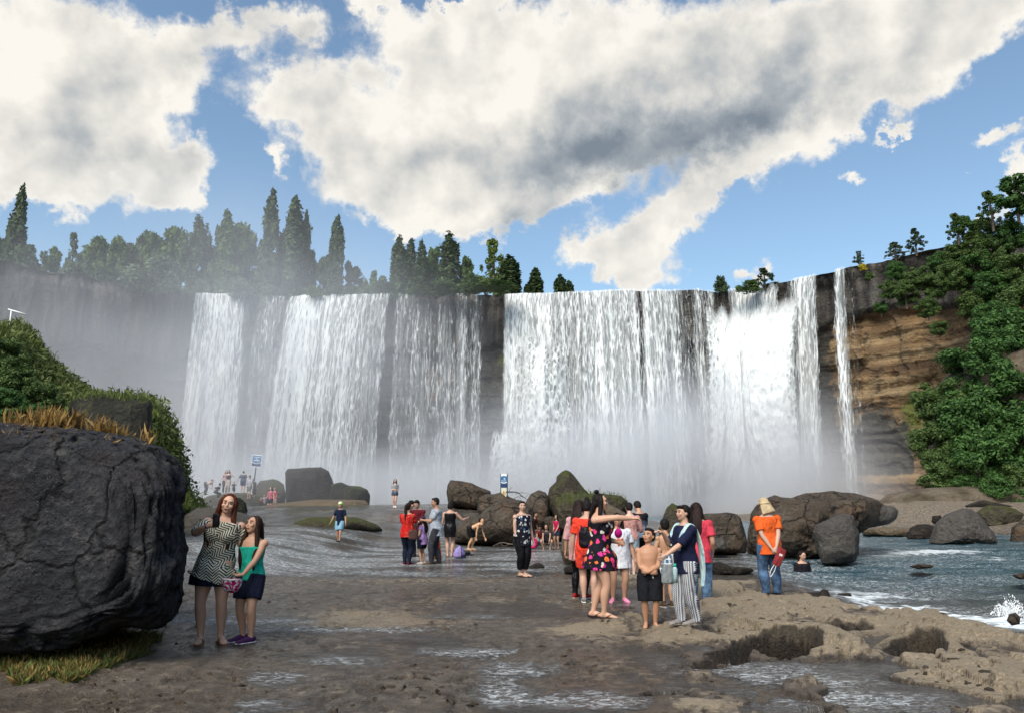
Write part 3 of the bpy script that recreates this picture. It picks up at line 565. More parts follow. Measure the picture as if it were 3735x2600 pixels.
boulder('brown rock cut by the right edge of the river bank', [(3683,1970),(3688,1922),(3714,1903),(3745,1885),(3850,1870),(3860,1995),(3700,1995)], 38, 1.6, 'brown', seed=34)
boulder('long black rock under the bushes above the mossy rock', [(3512,1846),(3560,1829),(3586,1822),(3672,1839),(3740,1850),(3740,1875),(3608,1870),(3530,1866)], 57, 1.8, 'black', seed=35)
boulder('rusty slab of rock the man in orange stands on', [(2690,2200),(2720,2181),(2800,2176),(2886,2174),(2905,2188),(2907,2212),(2841,2226),(2720,2218)], 13.4, .62, 'brown', sub=6, seed=36, box=.25, rough=.05)
boulder('dark low rock in the shallows right of the slab', [(2915,2180),(2935,2160),(2985,2158),(3000,2148),(3020,2150),(3030,2180),(2980,2190),(2930,2190)], 14.2, .3, 'black', sub=5, seed=37)
boulder('thin black rock ridge farther along the shallows', [(3025,2180),(3060,2162),(3100,2160),(3110,2175),(3060,2185)], 14.6, .25, 'black', sub=4, seed=38)
boulder('long black rock breaking the water behind the pink shirt', [(2583,2066),(2600,2050),(2625,2046),(2660,2062),(2740,2070),(2758,2080),(2700,2098),(2600,2100)], 18.2, .5, 'black', sub=5, seed=39)
boulder('flat brown stone awash in the middle of the river', [(3312,2064),(3350,2055),(3400,2058),(3410,2068),(3350,2075)], 19.5, .5, 'brown', sub=4, seed=40)
boulder('brown stone awash near the right edge of the river', [(3688,2098),(3720,2088),(3780,2086),(3800,2100),(3720,2112)], 16.6, .5, 'brown', sub=4, seed=41)
boulder('tan rock bar across the channel between the overhang and the dark rock', [(3140,1930),(3200,1922),(3300,1924),(3420,1935),(3440,1950),(3300,1958),(3150,1955)], 43, 1.6, 'tan', seed=42, rough=.03)
# bank, slopes
earth = MT('earth_slope', .95, .1); ea = earth.noise(scale=.5, detail=8, rough=.65); earth.color(earth.ramp(ea, [(.35, (.055, .045, .03)), (.6, (.15, .125, .095))])); earth.bump(ea, 1, .8)
bank = mass('riverbank', [(3190,1850),(3240,1800),(3380,1778),(3500,1768),(3735,1750),(4200,1700),(4200,1960),(3200,1960)], 66, 5, earth.m, seed=50, sub=6, rough=.04, facet=0); tag(bank, kind='structure')
slope = mass('hillside', [(3420,1750),(3370,1600),(3400,1420),(3520,1300),(3735,1180),(4300,1000),(4300,1900),(3450,1900)], 78, 9, earth.m, seed=51, sub=6, rough=.05, box=.7, facet=0); tag(slope, kind='structure')
grassm = MT('grassy_slope', .95, .1); ga = grassm.noise(scale=.7, detail=8, rough=.6); grassm.color(grassm.ramp(ga, [(.35, (.045, .065, .02)), (.55, (.09, .13, .035)), (.75, (.15, .19, .055))])); grassm.bump(ga, 1, .5)
HILLP = [(-700,1210),(-200,1200),(0,1210),(45,1198),(80,1205),(108,1235),(133,1275),(175,1325),(235,1385),(330,1450),(480,1452),(545,1462),(585,1485),(612,1530),(640,1590),(664,1670),(672,1710),(668,1745),(684,1790),(730,1840),(770,1890),(600,1915),(-700,1915)]
hill = mass('grassy_hill', HILLP, 36, 6.5, grassm.m, seed=52, sub=7, rough=.03, box=.7, facet=0); tag(hill, kind='structure')
shelf_r = mass('rock_bank', [(640,1960),(660,1880),(720,1850),(800,1850),(880,1868),(960,1905),(980,1935),(900,1960),(760,1985)], 33, 3, RKM['grey'], seed=53, sub=6, rough=.04, box=.9); tag(shelf_r, kind='structure')

# ================================================================== FOLIAGE
def leafmat(name, c0, c1, hue=.0, scale=.8):
    m = MT(name, .6, .25); a = m.noise(scale=scale, detail=3); t = m.attr('tint')
    m.color(m.ramp(m.math('ADD', m.math('MULTIPLY', a, .5), m.math('MULTIPLY', t, .5)), [(.25, c0), (.75, c1)]))
    tr = m.n('ShaderNodeBsdfTranslucent', {'Color': m.ramp(t, [(0, c0), (1, c1)])}); mxs = m.n('ShaderNodeMixShader', {0: .25})
    m.t.links.new(m.b.outputs[0], mxs.inputs[1]); m.t.links.new(tr.outputs[0], mxs.inputs[2]); m.t.links.new(mxs.outputs[0], m.out.inputs[0])
    return m.m
LM = dict(dark=leafmat('leaves_dark', (.028, .050, .022), (.085, .13, .05)), mid=leafmat('leaves_mid', (.030, .065, .018), (.13, .20, .055)),
    pale=leafmat('leaves_pale', (.06, .095, .055), (.17, .215, .125)), lime=leafmat('leaves_lime', (.06, .10, .02), (.20, .26, .07)),
    deep=leafmat('leaves_deep', (.018, .055, .014), (.09, .19, .045), scale=.30), straw=leafmat('straw', (.13, .075, .028), (.42, .27, .09)), grassy=leafmat('grass_blades', (.045, .070, .020), (.17, .21, .058), scale=.5), yel=leafmat('flowers', (.4, .32, .02), (.7, .6, .05)))
bark = MT('bark', .9, .1); bark.color(bark.ramp(bark.noise(scale=3, detail=5), [(.3, (.05, .04, .03)), (.7, (.14, .12, .10))]))
def leaves(pts, nrm, size, rg, aspect=1.7, jit=.6):
    n = len(pts); a = rg.normal(size=(n, 3)) * jit + nrm; a /= np.linalg.norm(a, axis=1)[:, None] + 1e-9
    r = rg.normal(size=(n, 3)); t = np.cross(a, r); t /= np.linalg.norm(t, axis=1)[:, None] + 1e-9; b = np.cross(a, t)
    s = size * rg.uniform(.6, 1.35, n)[:, None]
    V = np.stack([pts - t * s * aspect * .5, pts + b * s * .42, pts + t * s * aspect * .5 + a * s * .15, pts - b * s * .42], 1).reshape(-1, 3)
    return V, np.arange(n * 4).reshape(-1, 4), np.repeat(rg.uniform(0, 1, n), 4)
def crown_pts(lobes, n, rg, shell=.55):
    w = np.array([l[3] * l[4] for l in lobes]); w = w / w.sum(); k = rg.choice(len(lobes), n, p=w)
    L = np.array(lobes)[k]; d = rg.normal(size=(n, 3)); d /= np.linalg.norm(d, axis=1)[:, None]
    r = shell + (1 - shell) * rg.uniform(0, 1, n) ** .6; r *= 1 + .12 * rg.normal(size=n)
    # gaps: thin the leaves out where a coarse noise is low
    p = L[:, :3] + d * r[:, None] * L[:, [3, 3, 4]]; return p, d
def tube_np(path, rad_, n=7):
    path = np.array(path, float); rad_ = np.array(rad_, float); T = np.gradient(path, axis=0); T /= np.linalg.norm(T, axis=1)[:, None] + 1e-9
    up = np.array([.13, .97, .2]); V = []
    for p, t, r in zip(path, T, rad_):
        a = np.cross(t, up); a /= np.linalg.norm(a) + 1e-9; b = np.cross(t, a)
        for k in range(n):
            g = 2 * math.pi * k / n; V.append(p + r * (math.cos(g) * a + math.sin(g) * b))
    return np.array(V), gridF(len(path), n, True)
def join(parts):
    VV, FF, o = [], [], 0
    for V, F in parts: VV.append(V); FF.append(F + o); o += len(V)
    return np.concatenate(VV), np.concatenate(FF)
def tree_meshes(kind, seed):
    rg = np.random.default_rng(seed); H = 1.0; L = []; n = 2600; size = .05; stem = [((0, 0, 0), .022), ((.005, 0, .35), .017), ((0, .004, .8), .007)]
    if kind == 'poplar':
        for i in range(6):
            a = i * 1.05 + rg.uniform(0, .6); o = rg.uniform(.035, .075); hh_ = rg.uniform(.5, .93)
            for j in range(9): z = .12 + (hh_ - .12) * j / 8; L.append((math.cos(a) * o, math.sin(a) * o, z, .036 * (1.15 - .6 * (j / 8) ** 3) * rg.uniform(.8, 1.2), .06))
        for i in range(26):
            z = .10 + .86 * (i / 25); w = .10 * min(1, .22 + (1.0 - z) * 4.5) * .8 * (.7 + .3 * min(1, z * 5)) * rg.uniform(.8, 1.15); a = rg.uniform(0, 6.28); o = .035 * rg.uniform(0, 1) * (1 - .6 * z)
            L.append((math.cos(a) * o * 1.3, math.sin(a) * o, z, w * .8, .075 * rg.uniform(.7, 1.2)))
        for i in range(9):
            a = rg.uniform(0, 6.28); z = rg.uniform(.25, .8); L.append((math.cos(a) * .07, math.sin(a) * .06, z, .028, .10))
        n, size = 6500, .027
    elif kind == 'round':
        for i in range(34):
            a = rg.uniform(0, 6.28); z = rg.uniform(.18, .92); q = math.sqrt(max(0, 1 - ((z - .52) / .46) ** 2)); r = .28 * q * rg.uniform(.3, 1)
            L.append((math.cos(a) * r, math.sin(a) * r, z, rg.uniform(.06, .12), rg.uniform(.06, .10)))
        n, size = 7500, .036
    elif kind == 'airy':
        for i in range(60):
            a = rg.uniform(0, 6.28); z = rg.uniform(.2, .98); r = .26 * (1.08 - z) ** .6 * rg.uniform(.2, 1)
            L.append((math.cos(a) * r, math.sin(a) * r, z, rg.uniform(.02, .05), rg.uniform(.03, .06)))
        n, size = 3200, .024
    elif kind == 'bush':
        for i in range(30):
            a = rg.uniform(0, 6.28); z = rg.uniform(.05, .8); r = .62 * math.sqrt(max(.05, 1 - (z / .95) ** 2)) * rg.uniform(.2, 1)
            L.append((math.cos(a) * r, math.sin(a) * r, z, rg.uniform(.12, .22), rg.uniform(.12, .2)))
        n, size = 4200, .06; stem = [((0, 0, -.1), .03), ((0, 0, .3), .02), ((0, 0, .5), .01)]
    elif kind == 'thick':
        for i in range(46):
            d = rg.normal(size=3); d /= np.linalg.norm(d); r = rg.uniform(.35, .8); L.append((d[0] * r, d[1] * r, .85 + d[2] * r, rg.uniform(.16, .3), rg.uniform(.12, .2)))
        n, size = 15000, .052; stem = [((0, 0, -.2), .05), ((0, 0, .5), .04), ((0, 0, .9), .02)]
    p, d = crown_pts(L, n, rg); g = fbm(p[:, 0] * 9 / (1 if kind != 'poplar' else .5), p[:, 1] * 9, p[:, 2] * 9, o=2); keep = g > -.32; p, d = p[keep], d[keep]
    V, F, t = leaves(p, d + np.array([0, 0, .5]), size, rg)
    me = mkmesh('crown', V, F, False); me.attributes.new('tint', 'FLOAT', 'POINT').data.foreach_set('value', t.astype(np.float32))
    pr = [tube_np([s[0] for s in stem], [s[1] for s in stem])]
    for i in range(14):
        l = L[rg.integers(len(L))]; z0 = max(0.02, min(.6, l[2] * .55)); pr.append(tube_np([(0, 0, z0), (l[0] * .5, l[1] * .5, (z0 + l[2]) / 2), (l[0], l[1], l[2])], [.009, .006, .002], 5))
    TV, TF = join(pr); return me, mkmesh('trunk', TV, TF)
TM = {k: [tree_meshes(k, 10 * i + s) for s in range(c)] for i, (k, c) in enumerate([('poplar', 4), ('round', 4), ('airy', 2), ('bush', 3), ('thick', 4)])}
def plant(kind, name, label, cat, base, h, w, mat, grp=None, var=0, rz=0.):
    cr, tr = TM[kind][var % len(TM[kind])]; e = empty(name, base, rz, label, cat, grp)
    key = (kind, var % len(TM[kind]), mat)
    if key not in plant.c:
        m2 = cr.copy(); m2.materials.clear(); m2.materials.append(LM[mat]); plant.c[key] = m2
        if not tr.materials: tr.materials.append(bark.m)
    for nm, me in (('crown', plant.c[key]), ('trunk', tr)):
        o = bpy.data.objects.new(nm, me); C.objects.link(o); o.parent = e; o.scale = (w, w, h)
    return e
plant.c = {}
def Tz(u, v, Y): return P(u * 1.6267, v * 1.6267, Y)
WOOD = 'trees of the tall row behind the falls'
TL = [('poplar',-8,425,26,128,'dark','tall dark poplar cut by the left edge of the picture'),('poplar',52,422,46,128,'dark','tall thick poplar at the far left, standing alone above the dark wall'),('poplar',24,490,20,130,'dark','slim lower poplar between the two poplars at the far left'),
 ('round',62,545,70,126,'dark','low bushy growth round the foot of the far left poplar'),('round',5,520,50,132,'dark','bushy tree behind the far left poplars'),
 ('round',118,545,66,128,'mid','bushy tree in the gap right of the far left poplars'),('airy',170,522,62,124,'pale','thin pale tree with a bare white stem near the left wall'),('round',225,528,88,138,'mid','round crowned tree above the dark wall, right of the thin pale tree'),('round',262,520,80,140,'mid','broad dark round tree behind the thin pale tree'),('round',310,508,90,142,'dark','round tree at the left shoulder of the wooded row'),('round',352,516,70,140,'mid','tallest round tree left of the big pale bush'),
 ('round',400,505,90,141,'mid','round tree right behind the big pale bush'),('poplar',447,492,52,140,'dark','poplar topped tree just left of the middle of the wooded row'),('round',480,503,70,142,'dark','wide round tree left of the poplar topped tree'),('poplar',512,474,46,136,'mid','pointed poplar rising above the round trees left of the tallest pair'),('round',546,495,88,139,'mid','round tree squeezed between the two lower poplars of the row'),('round',580,540,60,142,'dark','tall round tree just left of the tall pair of poplars'),
 ('poplar',612,430,52,134,'dark','tallest poplar of the row, left one of the tall pair'),('poplar',664,444,56,134,'dark','second of the tall pair of poplars above the broad waterfall'),('poplar',688,475,34,136,'dark','slim poplar pressed against the right side of the tall pair'),('poplar',640,520,40,138,'dark','shorter poplar in the gap of the tall pair'),('round',712,558,50,140,'dark','low round tree filling the gap under the tall pair\'s left side'),
 ('poplar',757,486,40,134,'dark','single slender poplar right of the tall pair'),('round',735,570,60,137,'dark','small round tree right of the tall pair of poplars'),('round',795,585,62,138,'dark','small dark tree at the left foot of the single slender poplar'),('round',850,602,56,138,'mid','round tree right of the single slender poplar'),('round',825,625,50,136,'mid','round tree left of the dense clump of poplars'),
 ('poplar',896,532,44,132,'dark','leftmost poplar of the dense clump left of the airy tree'),('poplar',921,540,40,133,'dark','second poplar of the dense clump'),('poplar',946,543,38,132,'dark','third poplar of the dense clump'),('round',972,548,50,136,'mid','round tree filling the dense clump of poplars'),('poplar',1008,524,54,130,'dark','sharply pointed poplar, highest of the dense clump'),('round',1042,568,54,132,'mid','round tree leaning out right of the sharply pointed poplar'),('round',990,600,60,134,'dark','low round tree under the sharply pointed poplar'),
 ('airy',1108,535,96,126,'lime','see through light green tree above the bare cliff'),('poplar',1143,574,60,124,'dark','dark columnar tree at the right end of the wooded row'),('round',1128,608,50,124,'mid','bush sized tree at the foot of the dark columnar tree'),
 ('poplar',1200,603,44,126,'dark','small conical tree standing alone on the lip of the falls'),('poplar',1181,638,20,124,'dark','tiny tree left of the small conical tree'),('poplar',1256,616,34,128,'dark','taller of two little trees above the middle waterfall'),('poplar',1276,631,26,128,'dark','shorter of two little trees above the middle waterfall')]
for i, (k, u, v, w, Y, m, lab) in enumerate(TL):
    top = Tz(u, v, Y); base = Vector((top.x, Y, RIMZ - .5)); h = top.z - base.z; wm2 = w * 1.6267 / FPX * Y
    frac = {'poplar': .21, 'round': .62, 'airy': .55}[k]
    plant(k, {'poplar': 'poplar_tree'}.get(k, 'tree'), lab, 'tree', base, h, wm2 / frac, m, WOOD if k == 'round' else None, var=i, rz=i * 1.3)
BL = [(360,572,150,112,'pale','big pale grey green bush on the rim left of the falls'),(170,590,100,112,'pale','pale bush at the foot of the thin tree near the left wall'),(300,600,80,113,'pale','smaller pale bush left of the big pale bush'),(540,622,70,116,'pale','pale bush above the narrow left waterfall'),(455,625,60,118,'pale','pale bush in front of the wood left of the narrow waterfall'),
 (700,643,56,116,'lime','yellow green bush on the rim above the broad waterfall'),(760,640,80,118,'dark','dark bush on the rim beside the yellow green one'),(860,632,90,118,'dark','low dark bush at the rim between the wood and the clump'),(610,640,60,118,'pale','pale bush under the tallest poplar'),(1000,632,100,114,'mid','green bush below the clump of poplars'),(1065,612,90,113,'mid','rounded green bush left of the see through tree'),(1115,632,110,112,'mid','spreading bush overhanging the bare cliff'),(945,642,80,115,'mid','low green bush at the rim under the clump'),(1080,648,110,112,'mid','low bush overhanging the threads of water')]
for i, (u, v, w, Y, m, lab) in enumerate(BL):
    top = Tz(u, v, Y); base = Vector((top.x, Y, RIMZ - .6)); plant('bush', 'bush', lab, 'bush', base, (top.z - base.z) / .95, w * 1.6267 / FPX * Y / 1.5, m, var=i, rz=i)
for (k, u, v, w, b, Y, m, lab) in [('bush',1615,620,38,655,110,'dark','spiky dark shrub on the lip above the dark gap in the falls'),('bush',1683,630,66,655,109,'mid','low green bush left of the notch in the rim'),('airy',1716,604,60,652,109,'dark','small thin tree beside the low bush near the notch'),
    ('airy',1927,566,38,600,100,'pale','dead looking shrub on the rim above the thin streams'),('bush',1934,592,22,606,99.5,'yel','yellow flowering tuft on the rim above the thin streams'),('airy',2010,545,60,590,96,'pale','thin leafless shrub on the right rim'),('airy',2056,516,56,575,94,'dark','small upright tree on the right rim')]:
    top = Tz(u, v, Y); bs = Tz(u, b, Y); plant(k, 'shrub', lab, 'shrub', bs, (top.z - bs.z) / .95, w * 1.6267 / FPX * Y / (1.3 if k == 'bush' else .5), m, var=int(u), rz=u)
# thicket on the right
THN = ['leftmost upper bush of the right thicket, against the tan cliff', 'big bush high in the thicket, left of the picture edge', 'upper thicket bush touching the right picture edge', 'left edge bush of the thicket, hanging over the mossy tan rock', 'broad bush in the centre of the right thicket', 'thicket bush halfway down the right picture edge', 'lower left bush of the thicket beside the waterfall spray', 'large bush low in the middle of the thicket', 'thicket bush low at the right picture edge', 'lowest bush of the thicket in the right corner', 'small bush at the lower left foot of the thicket', 'small bush at the bottom of the thicket above the black rock', 'thicket bush cut by the picture edge at mid height', 'lower thicket bush cut by the picture edge', 'small bush at the very top of the thicket under the orange soil', 'topmost thicket bush at the picture edge']
TH2N = ['small bush hanging lowest beside the thin streams','small bush leftmost on the right cliff, beside the thin streams', 'second hanging bush right of the thin streams', 'little bush just under the rim near the thin streams', 'hanging bush with its foot on the orange soil', 'middle bush hanging under the right rim', 'small bush tucked right under the rim of the right cliff', 'broad hanging bush over the band of orange soil', 'rim hugging bush below the low shrubby tree', 'wide hanging bush in the middle of the cliff greenery', 'bush growing over the rim below the sprawling branch', 'hanging bush left of the picture edge, upper row', 'hanging bush left of the picture edge, lower row', 'hanging bush at the right picture edge below the grey rim rock', 'bush on the rim between the shrubby tree and the top right tree', 'bush on the rim beside the grey rim rock', 'lowest hanging bush at the right picture edge', 'lone round bush hanging on the tan cliff face', 'bush on top of the rim behind the low shrubby tree','bush hanging down over the orange soil, left one','bush hanging down over the orange soil, middle one','bush hanging down over the orange soil, right one','tiny bush nearest the thin streams on the dark rim rock']
TH = [(2110,905,62,70),(2180,830,80,72),(2262,770,85,74),(2095,1000,52,68),(2170,950,85,68),(2262,890,90,70),(2110,1060,52,66),(2195,1040,78,65),(2275,1000,80,66),(2285,1085,55,63),(2165,1105,42,64),(2240,1110,50,62),(2330,850,80,72),(2335,980,80,66),(2225,720,50,77),(2300,690,60,77)]
for i, (u, v, r, Y) in enumerate(TH):
    c = Tz(u, v, Y); rr = r * 1.6267 / FPX * Y * 1.18; plant('thick', 'bush', THN[i], 'bush', c - Vector((0, 0, rr * .85)), rr, rr, 'deep' if i % 3 else 'mid', 'bushes of the thicket on the lower right slope', var=i, rz=i * 2.1)
TH2 = [(1975,690,18,92),(1992,650,24,91),(2030,655,34,90),(2010,610,26,91.5),(2062,625,34,89),(2100,640,34,88),(2105,590,30,89),(2140,620,40,87),(2150,565,30,87),(2185,600,44,86),(2185,545,34,86),(2225,570,44,85),(2230,640,44,84),(2275,600,44,83),(2205,515,32,86),(2265,530,40,84),(2300,650,40,82),(2105,735,20,87),(2160,505,26,86),(2080,690,26,88),(2180,680,40,86),(2240,690,40,85),(1950,620,12,95)]
for i, (u, v, r, Y) in enumerate(TH2):
    c = Tz(u, v, Y); rr = r * 1.6267 / FPX * Y * 1.15; plant('thick', 'bush', TH2N[i], 'bush', c - Vector((0, 0, rr * .85)), rr, rr, 'mid' if i % 3 else 'deep', 'bushes hanging from the right cliff' if v < 720 else None, var=i, rz=i * 1.7)
for (k, u, v, w, b, Y, lab) in [('round',2285,385,100,500,82,'dark tree leaning over the rim at the top right corner of the cliff'),('airy',2228,428,90,520,83,'sprawling branch of a thin tree left of the top right tree'),('airy',2150,478,70,550,86,'low shrubby tree on the rim below the top right tree')]:
    top = Tz(u, v, Y); bs = Tz(u, b, Y); plant(k, 'tree', lab, 'tree', bs, (top.z - bs.z), w * 1.6267 / FPX * Y / .6, 'mid' if k != 'round' else 'deep', var=int(u))
# bushes on the left hill
for i, (u, v, r, Y, m) in enumerate([(30,850,66,22,'mid'),(80,885,52,22,'mid'),(10,915,55,19,'deep'),(128,905,20,25,'mid'),(70,930,40,19,'deep'),(0,790,50,26,'mid')]):
    c = Tz(u, v, Y); rr = r * 1.6267 / FPX * Y * 1.05
    plant('thick', 'bush', ['large leafy bush on the left hill above the huge boulder','dark leafy bush beside the rock wall on the left hill','low dark bush at the left edge behind the huge boulder','small dark bush touching the left side of the rock wall','dark bush just above the dry grass of the huge boulder','upper bush on the left hill at the picture edge'][i], 'bush', c - Vector((0, 0, rr * .85)), rr, rr, m, var=i, rz=i)
# ground cover scattered over a mesh
def scatter(o, n, rg, cond=None, off=0.):
    me = o.data; co = np.zeros(len(me.vertices) * 3, np.float32); me.vertices.foreach_get('co', co); co = co.reshape(-1, 3)
    nr = np.zeros(len(me.vertices) * 3, np.float32); me.vertices.foreach_get('normal', nr); nr = nr.reshape(-1, 3); co = co + np.array(o.location)
    ok = np.nonzero(cond(co, nr))[0]; k = rg.choice(ok, n); sp = 2.2 * np.sqrt(4 * np.pi * 1.0) / math.sqrt(len(co)) * np.ptp(co[:, 0]) * .5
    return co[k] + rg.normal(size=(n, 3)) * sp * .35, nr[k]
def blades(p, n, rg, h, w, lean=.5):
    m = len(p); d = np.array([0, 0, 1.]) + rg.normal(size=(m, 3)) * lean + n * .3; d /= np.linalg.norm(d, axis=1)[:, None]; s = np.cross(d, rg.normal(size=(m, 3))); s /= np.linalg.norm(s, axis=1)[:, None]
    hh = h * rg.uniform(.4, 1.2, m)[:, None]; V = np.stack([p - s * w, p + s * w, p + d * hh * .6 + s * w * .7, p + d * hh + rg.normal(size=(m, 3)) * hh * .12], 1).reshape(-1, 3)
    return V, np.arange(m * 4).reshape(-1, 4), np.repeat(rg.uniform(0, 1, m), 4)
def cover(name, label, VFt, mat, cat='grass'):
    V, F, t = VFt; o = mk(name, V, F, mat, smooth=False); attr(o, 'tint', t); return tag(o, label, cat, kind='stuff')
rg = np.random.default_rng(3)
p, n = scatter(hill, 70000, rg, lambda c, n: (c[:, 1] < 38) & (c[:, 2] > .3)); 
V1 = blades(p, n, rg, .30, .022, .6); cover('grass', 'green grass covering the hill on the left', V1, LM['grassy'])
p, n = scatter(hill, 26000, rg, lambda c, n: (c[:, 1] < 38) & (c[:, 2] > .3) & (fbm(c[:, 0] * .5, c[:, 2] * .5, o=3) > -.05)); cover('ground_cover', 'low leafy plants growing over the left hill', leaves(p + n * .1, n, .16, rg), LM['grassy'], 'plants')
cb = np.array(big_boulder.location)
p, n = scatter(big_boulder, 450, rg, lambda c, n: (n[:, 2] > .45) & (c[:, 2] > 2.15) & (fbm(c[:, 0] * 1.6, c[:, 1] * 1.6, o=2) > .12)); cover('dry_grass', 'dry yellow grass growing on top of the huge left boulder', blades(p, n, rg, .09, .003, 1.0), LM['straw'])
tp = []
for (u, v, r, k) in [(165,1556,.09,300),(205,1560,.10,240),(262,1566,.05,90),(352,1585,.06,110),(380,1590,.05,110),(445,1604,.04,40),(90,1560,.07,60),(30,1556,.05,40),(530,1616,.03,25)]:
    c = P(u, v, 9.0); tp.append(np.array(c) + rg.normal(size=(k, 3)) * np.array([r, r, .03]))
tp = np.concatenate(tp); cover('dry_grass', 'tufts of tall straw coloured grass on the huge left boulder', blades(tp - np.array([0, 0, .05]), tp * 0, rg, .26, .0035, .35), LM['straw'])
u = rg.uniform(-60, 590, 60000); v = rg.uniform(2305, 2550, 60000)
gp = np.array([[*G(a, b, .0)] for a, b in zip(u, v)]); q = ((u - 260) / 340) ** 2 + ((v - 2415 + (u - 260) * .16) / 88) ** 2; kk = (q + fbm(u * .012, v * .03, o=3) * .9 < .72); gp = gp[kk]; gp[:, 2] = ground_h(gp[:, 0], gp[:, 1])
h1 = gp[:len(gp) * 3 // 4]; h2 = gp[len(gp) * 3 // 4:]
cover('grass', 'green grass on the mud below the huge left boulder', blades(h1, h1 * 0, rg, .085, .0045, .7), LM['grassy']); cover('grass', 'yellowish grass mixed in below the huge left boulder', blades(h2, h2 * 0, rg, .10, .004, .8), LM['straw'])
for (bo, nm, cnt) in [('flat topped rock', 'short grass on the flat topped rock', 420), ('dark square rock wall', 'grass on top of the dark rock wall', 2500)]:
    ob = [o for o in C.objects if str(o.get('label', '')).startswith(bo)][0]; zt = max(v.co.z for v in ob.data.vertices) + ob.location.z
    p, n = scatter(ob, cnt, rg, lambda c, n: (n[:, 2] > .5) & (c[:, 2] > zt - .5)); cover('grass', nm, blades(p, n, rg, .15, .010, .5), LM['grassy'])

# ================================================================== MIST
def mist(label, loc, size, dens, soft=.25, col=(.92, .95, 1.), flat=1.0, ns=.05, seed=0, namp=1.0, zpow=None):
    import bmesh
    bm = bmesh.new(); bmesh.ops.create_icosphere(bm, subdivisions=4, radius=1); me = bpy.data.meshes.new('mist'); bm.to_mesh(me); bm.free()
    o = bpy.data.objects.new('mist', me); C.objects.link(o); o.location = loc; o.scale = size; tag(o, label, 'mist', kind='stuff')
    m = bpy.data.materials.new('mist'); m.use_nodes = True; t = m.node_tree; t.nodes.clear(); ou = t.nodes.new('ShaderNodeOutputMaterial'); pv = t.nodes.new('ShaderNodeVolumePrincipled')
    pv.inputs['Color'].default_value = (*col, 1); pv.inputs['Anisotropy'].default_value = .1; t.links.new(pv.outputs[0], ou.inputs['Volume'])
    tcn = t.nodes.new('ShaderNodeTexCoord'); ln = t.nodes.new('ShaderNodeVectorMath'); ln.operation = 'LENGTH'; t.links.new(tcn.outputs['Object'], ln.inputs[0])
    mr = t.nodes.new('ShaderNodeMapRange'); mr.interpolation_type = 'SMOOTHSTEP'; t.links.new(ln.outputs['Value'], mr.inputs[0]); mr.inputs[1].default_value = 1; mr.inputs[2].default_value = soft; mr.inputs[3].default_value = 0; mr.inputs[4].default_value = dens
    geo = t.nodes.new('ShaderNodeNewGeometry'); no = t.nodes.new('ShaderNodeTexNoise'); t.links.new(geo.outputs['Position'], no.inputs['Vector']); no.inputs['Scale'].default_value = ns; no.inputs['Detail'].default_value = 2
    r2 = t.nodes.new('ShaderNodeMapRange'); t.links.new(no.outputs['Fac'], r2.inputs[0]); r2.inputs[1].default_value = .3; r2.inputs[2].default_value = .7; r2.inputs[3].default_value = 1 - namp * .8; r2.inputs[4].default_value = 1 + namp * .8
    mu = t.nodes.new('ShaderNodeMath'); mu.operation = 'MULTIPLY'; t.links.new(mr.outputs[0], mu.inputs[0]); t.links.new(r2.outputs[0], mu.inputs[1]); t.links.new(mu.outputs[0], pv.inputs['Density'])
    me.materials.append(m); return o
mist('grey mist drifting in front of the left waterfalls and the dark wall', (-38, 92, 14), (44, 22, 34), .030)
mist('thick white spray at the foot of the big white plunge', (27, 98, 0), (28, 15, 22), .20, soft=.0, ns=.08)
mist('white spray at the foot of the middle waterfall', (4, 95, 0), (27, 15, 19), .20, soft=.0, ns=.08)
mist('thin mist blowing over the left hill and the far crowd', (-24, 54, 3), (20, 16, 9), .022, ns=.1)
mist('low mist over the pool below the left waterfalls', (-25, 84, 0), (40, 22, 9), .06, ns=.08)
# ================================================================== PEOPLE
PENDING = []                         # meshes that still have to be fused into one skin (voxel remesh), done in one go at the end
def V3(*a): return np.array(a, float)
def ringtube(path, rx, ry=None, lat=None, n=14):
    """closed tube along a path; rx along the lateral axis, ry across it"""
    path = np.array(path, float); m = len(path); rx = np.array(rx, float) * np.ones(m); ry = rx if ry is None else np.array(ry, float) * np.ones(m)
    T = np.gradient(path, axis=0); T /= np.linalg.norm(T, axis=1)[:, None] + 1e-9; V = []; lat = V3(1, 0, 0) if lat is None else np.array(lat, float)
    for i in range(m):
        a = lat - T[i] * (lat @ T[i])
        if np.linalg.norm(a) < .2: q = V3(0, 1, 0); a = q - T[i] * (q @ T[i])
        a /= np.linalg.norm(a); b = np.cross(T[i], a)
        for k in range(n):
            g = 2 * math.pi * k / n; V.append(path[i] + rx[i] * math.cos(g) * a + ry[i] * math.sin(g) * b)
    F = [list(f) for f in gridF(m, n, True)]; F.append(list(range(n))[::-1]); F.append(list(range((m - 1) * n, m * n)))
    return V, F
def smoothpath(pts, k=5):            # Catmull-Rom through pts (any dimension)
    p = np.array(pts, float); q = np.vstack([2 * p[0] - p[1], p, 2 * p[-1] - p[-2]]); out_ = []
    for i in range(1, len(q) - 2):
        for t in np.linspace(0, 1, k, endpoint=False):
            a, b, c, d = q[i - 1], q[i], q[i + 1], q[i + 2]
            out_.append(.5 * ((2 * b) + (c - a) * t + (2 * a - 5 * b + 4 * c - d) * t * t + (-a + 3 * b - 3 * c + d) * t ** 3))
    out_.append(p[-1]); return np.array(out_)
def ell(c, r, Rm=None, n=2):
    D, F = ICO[3]; V = D * np.array(r, float)
    if Rm is not None: V = V @ np.array(Rm).T
    return (V + np.array(c, float)).tolist(), [list(f) for f in F]
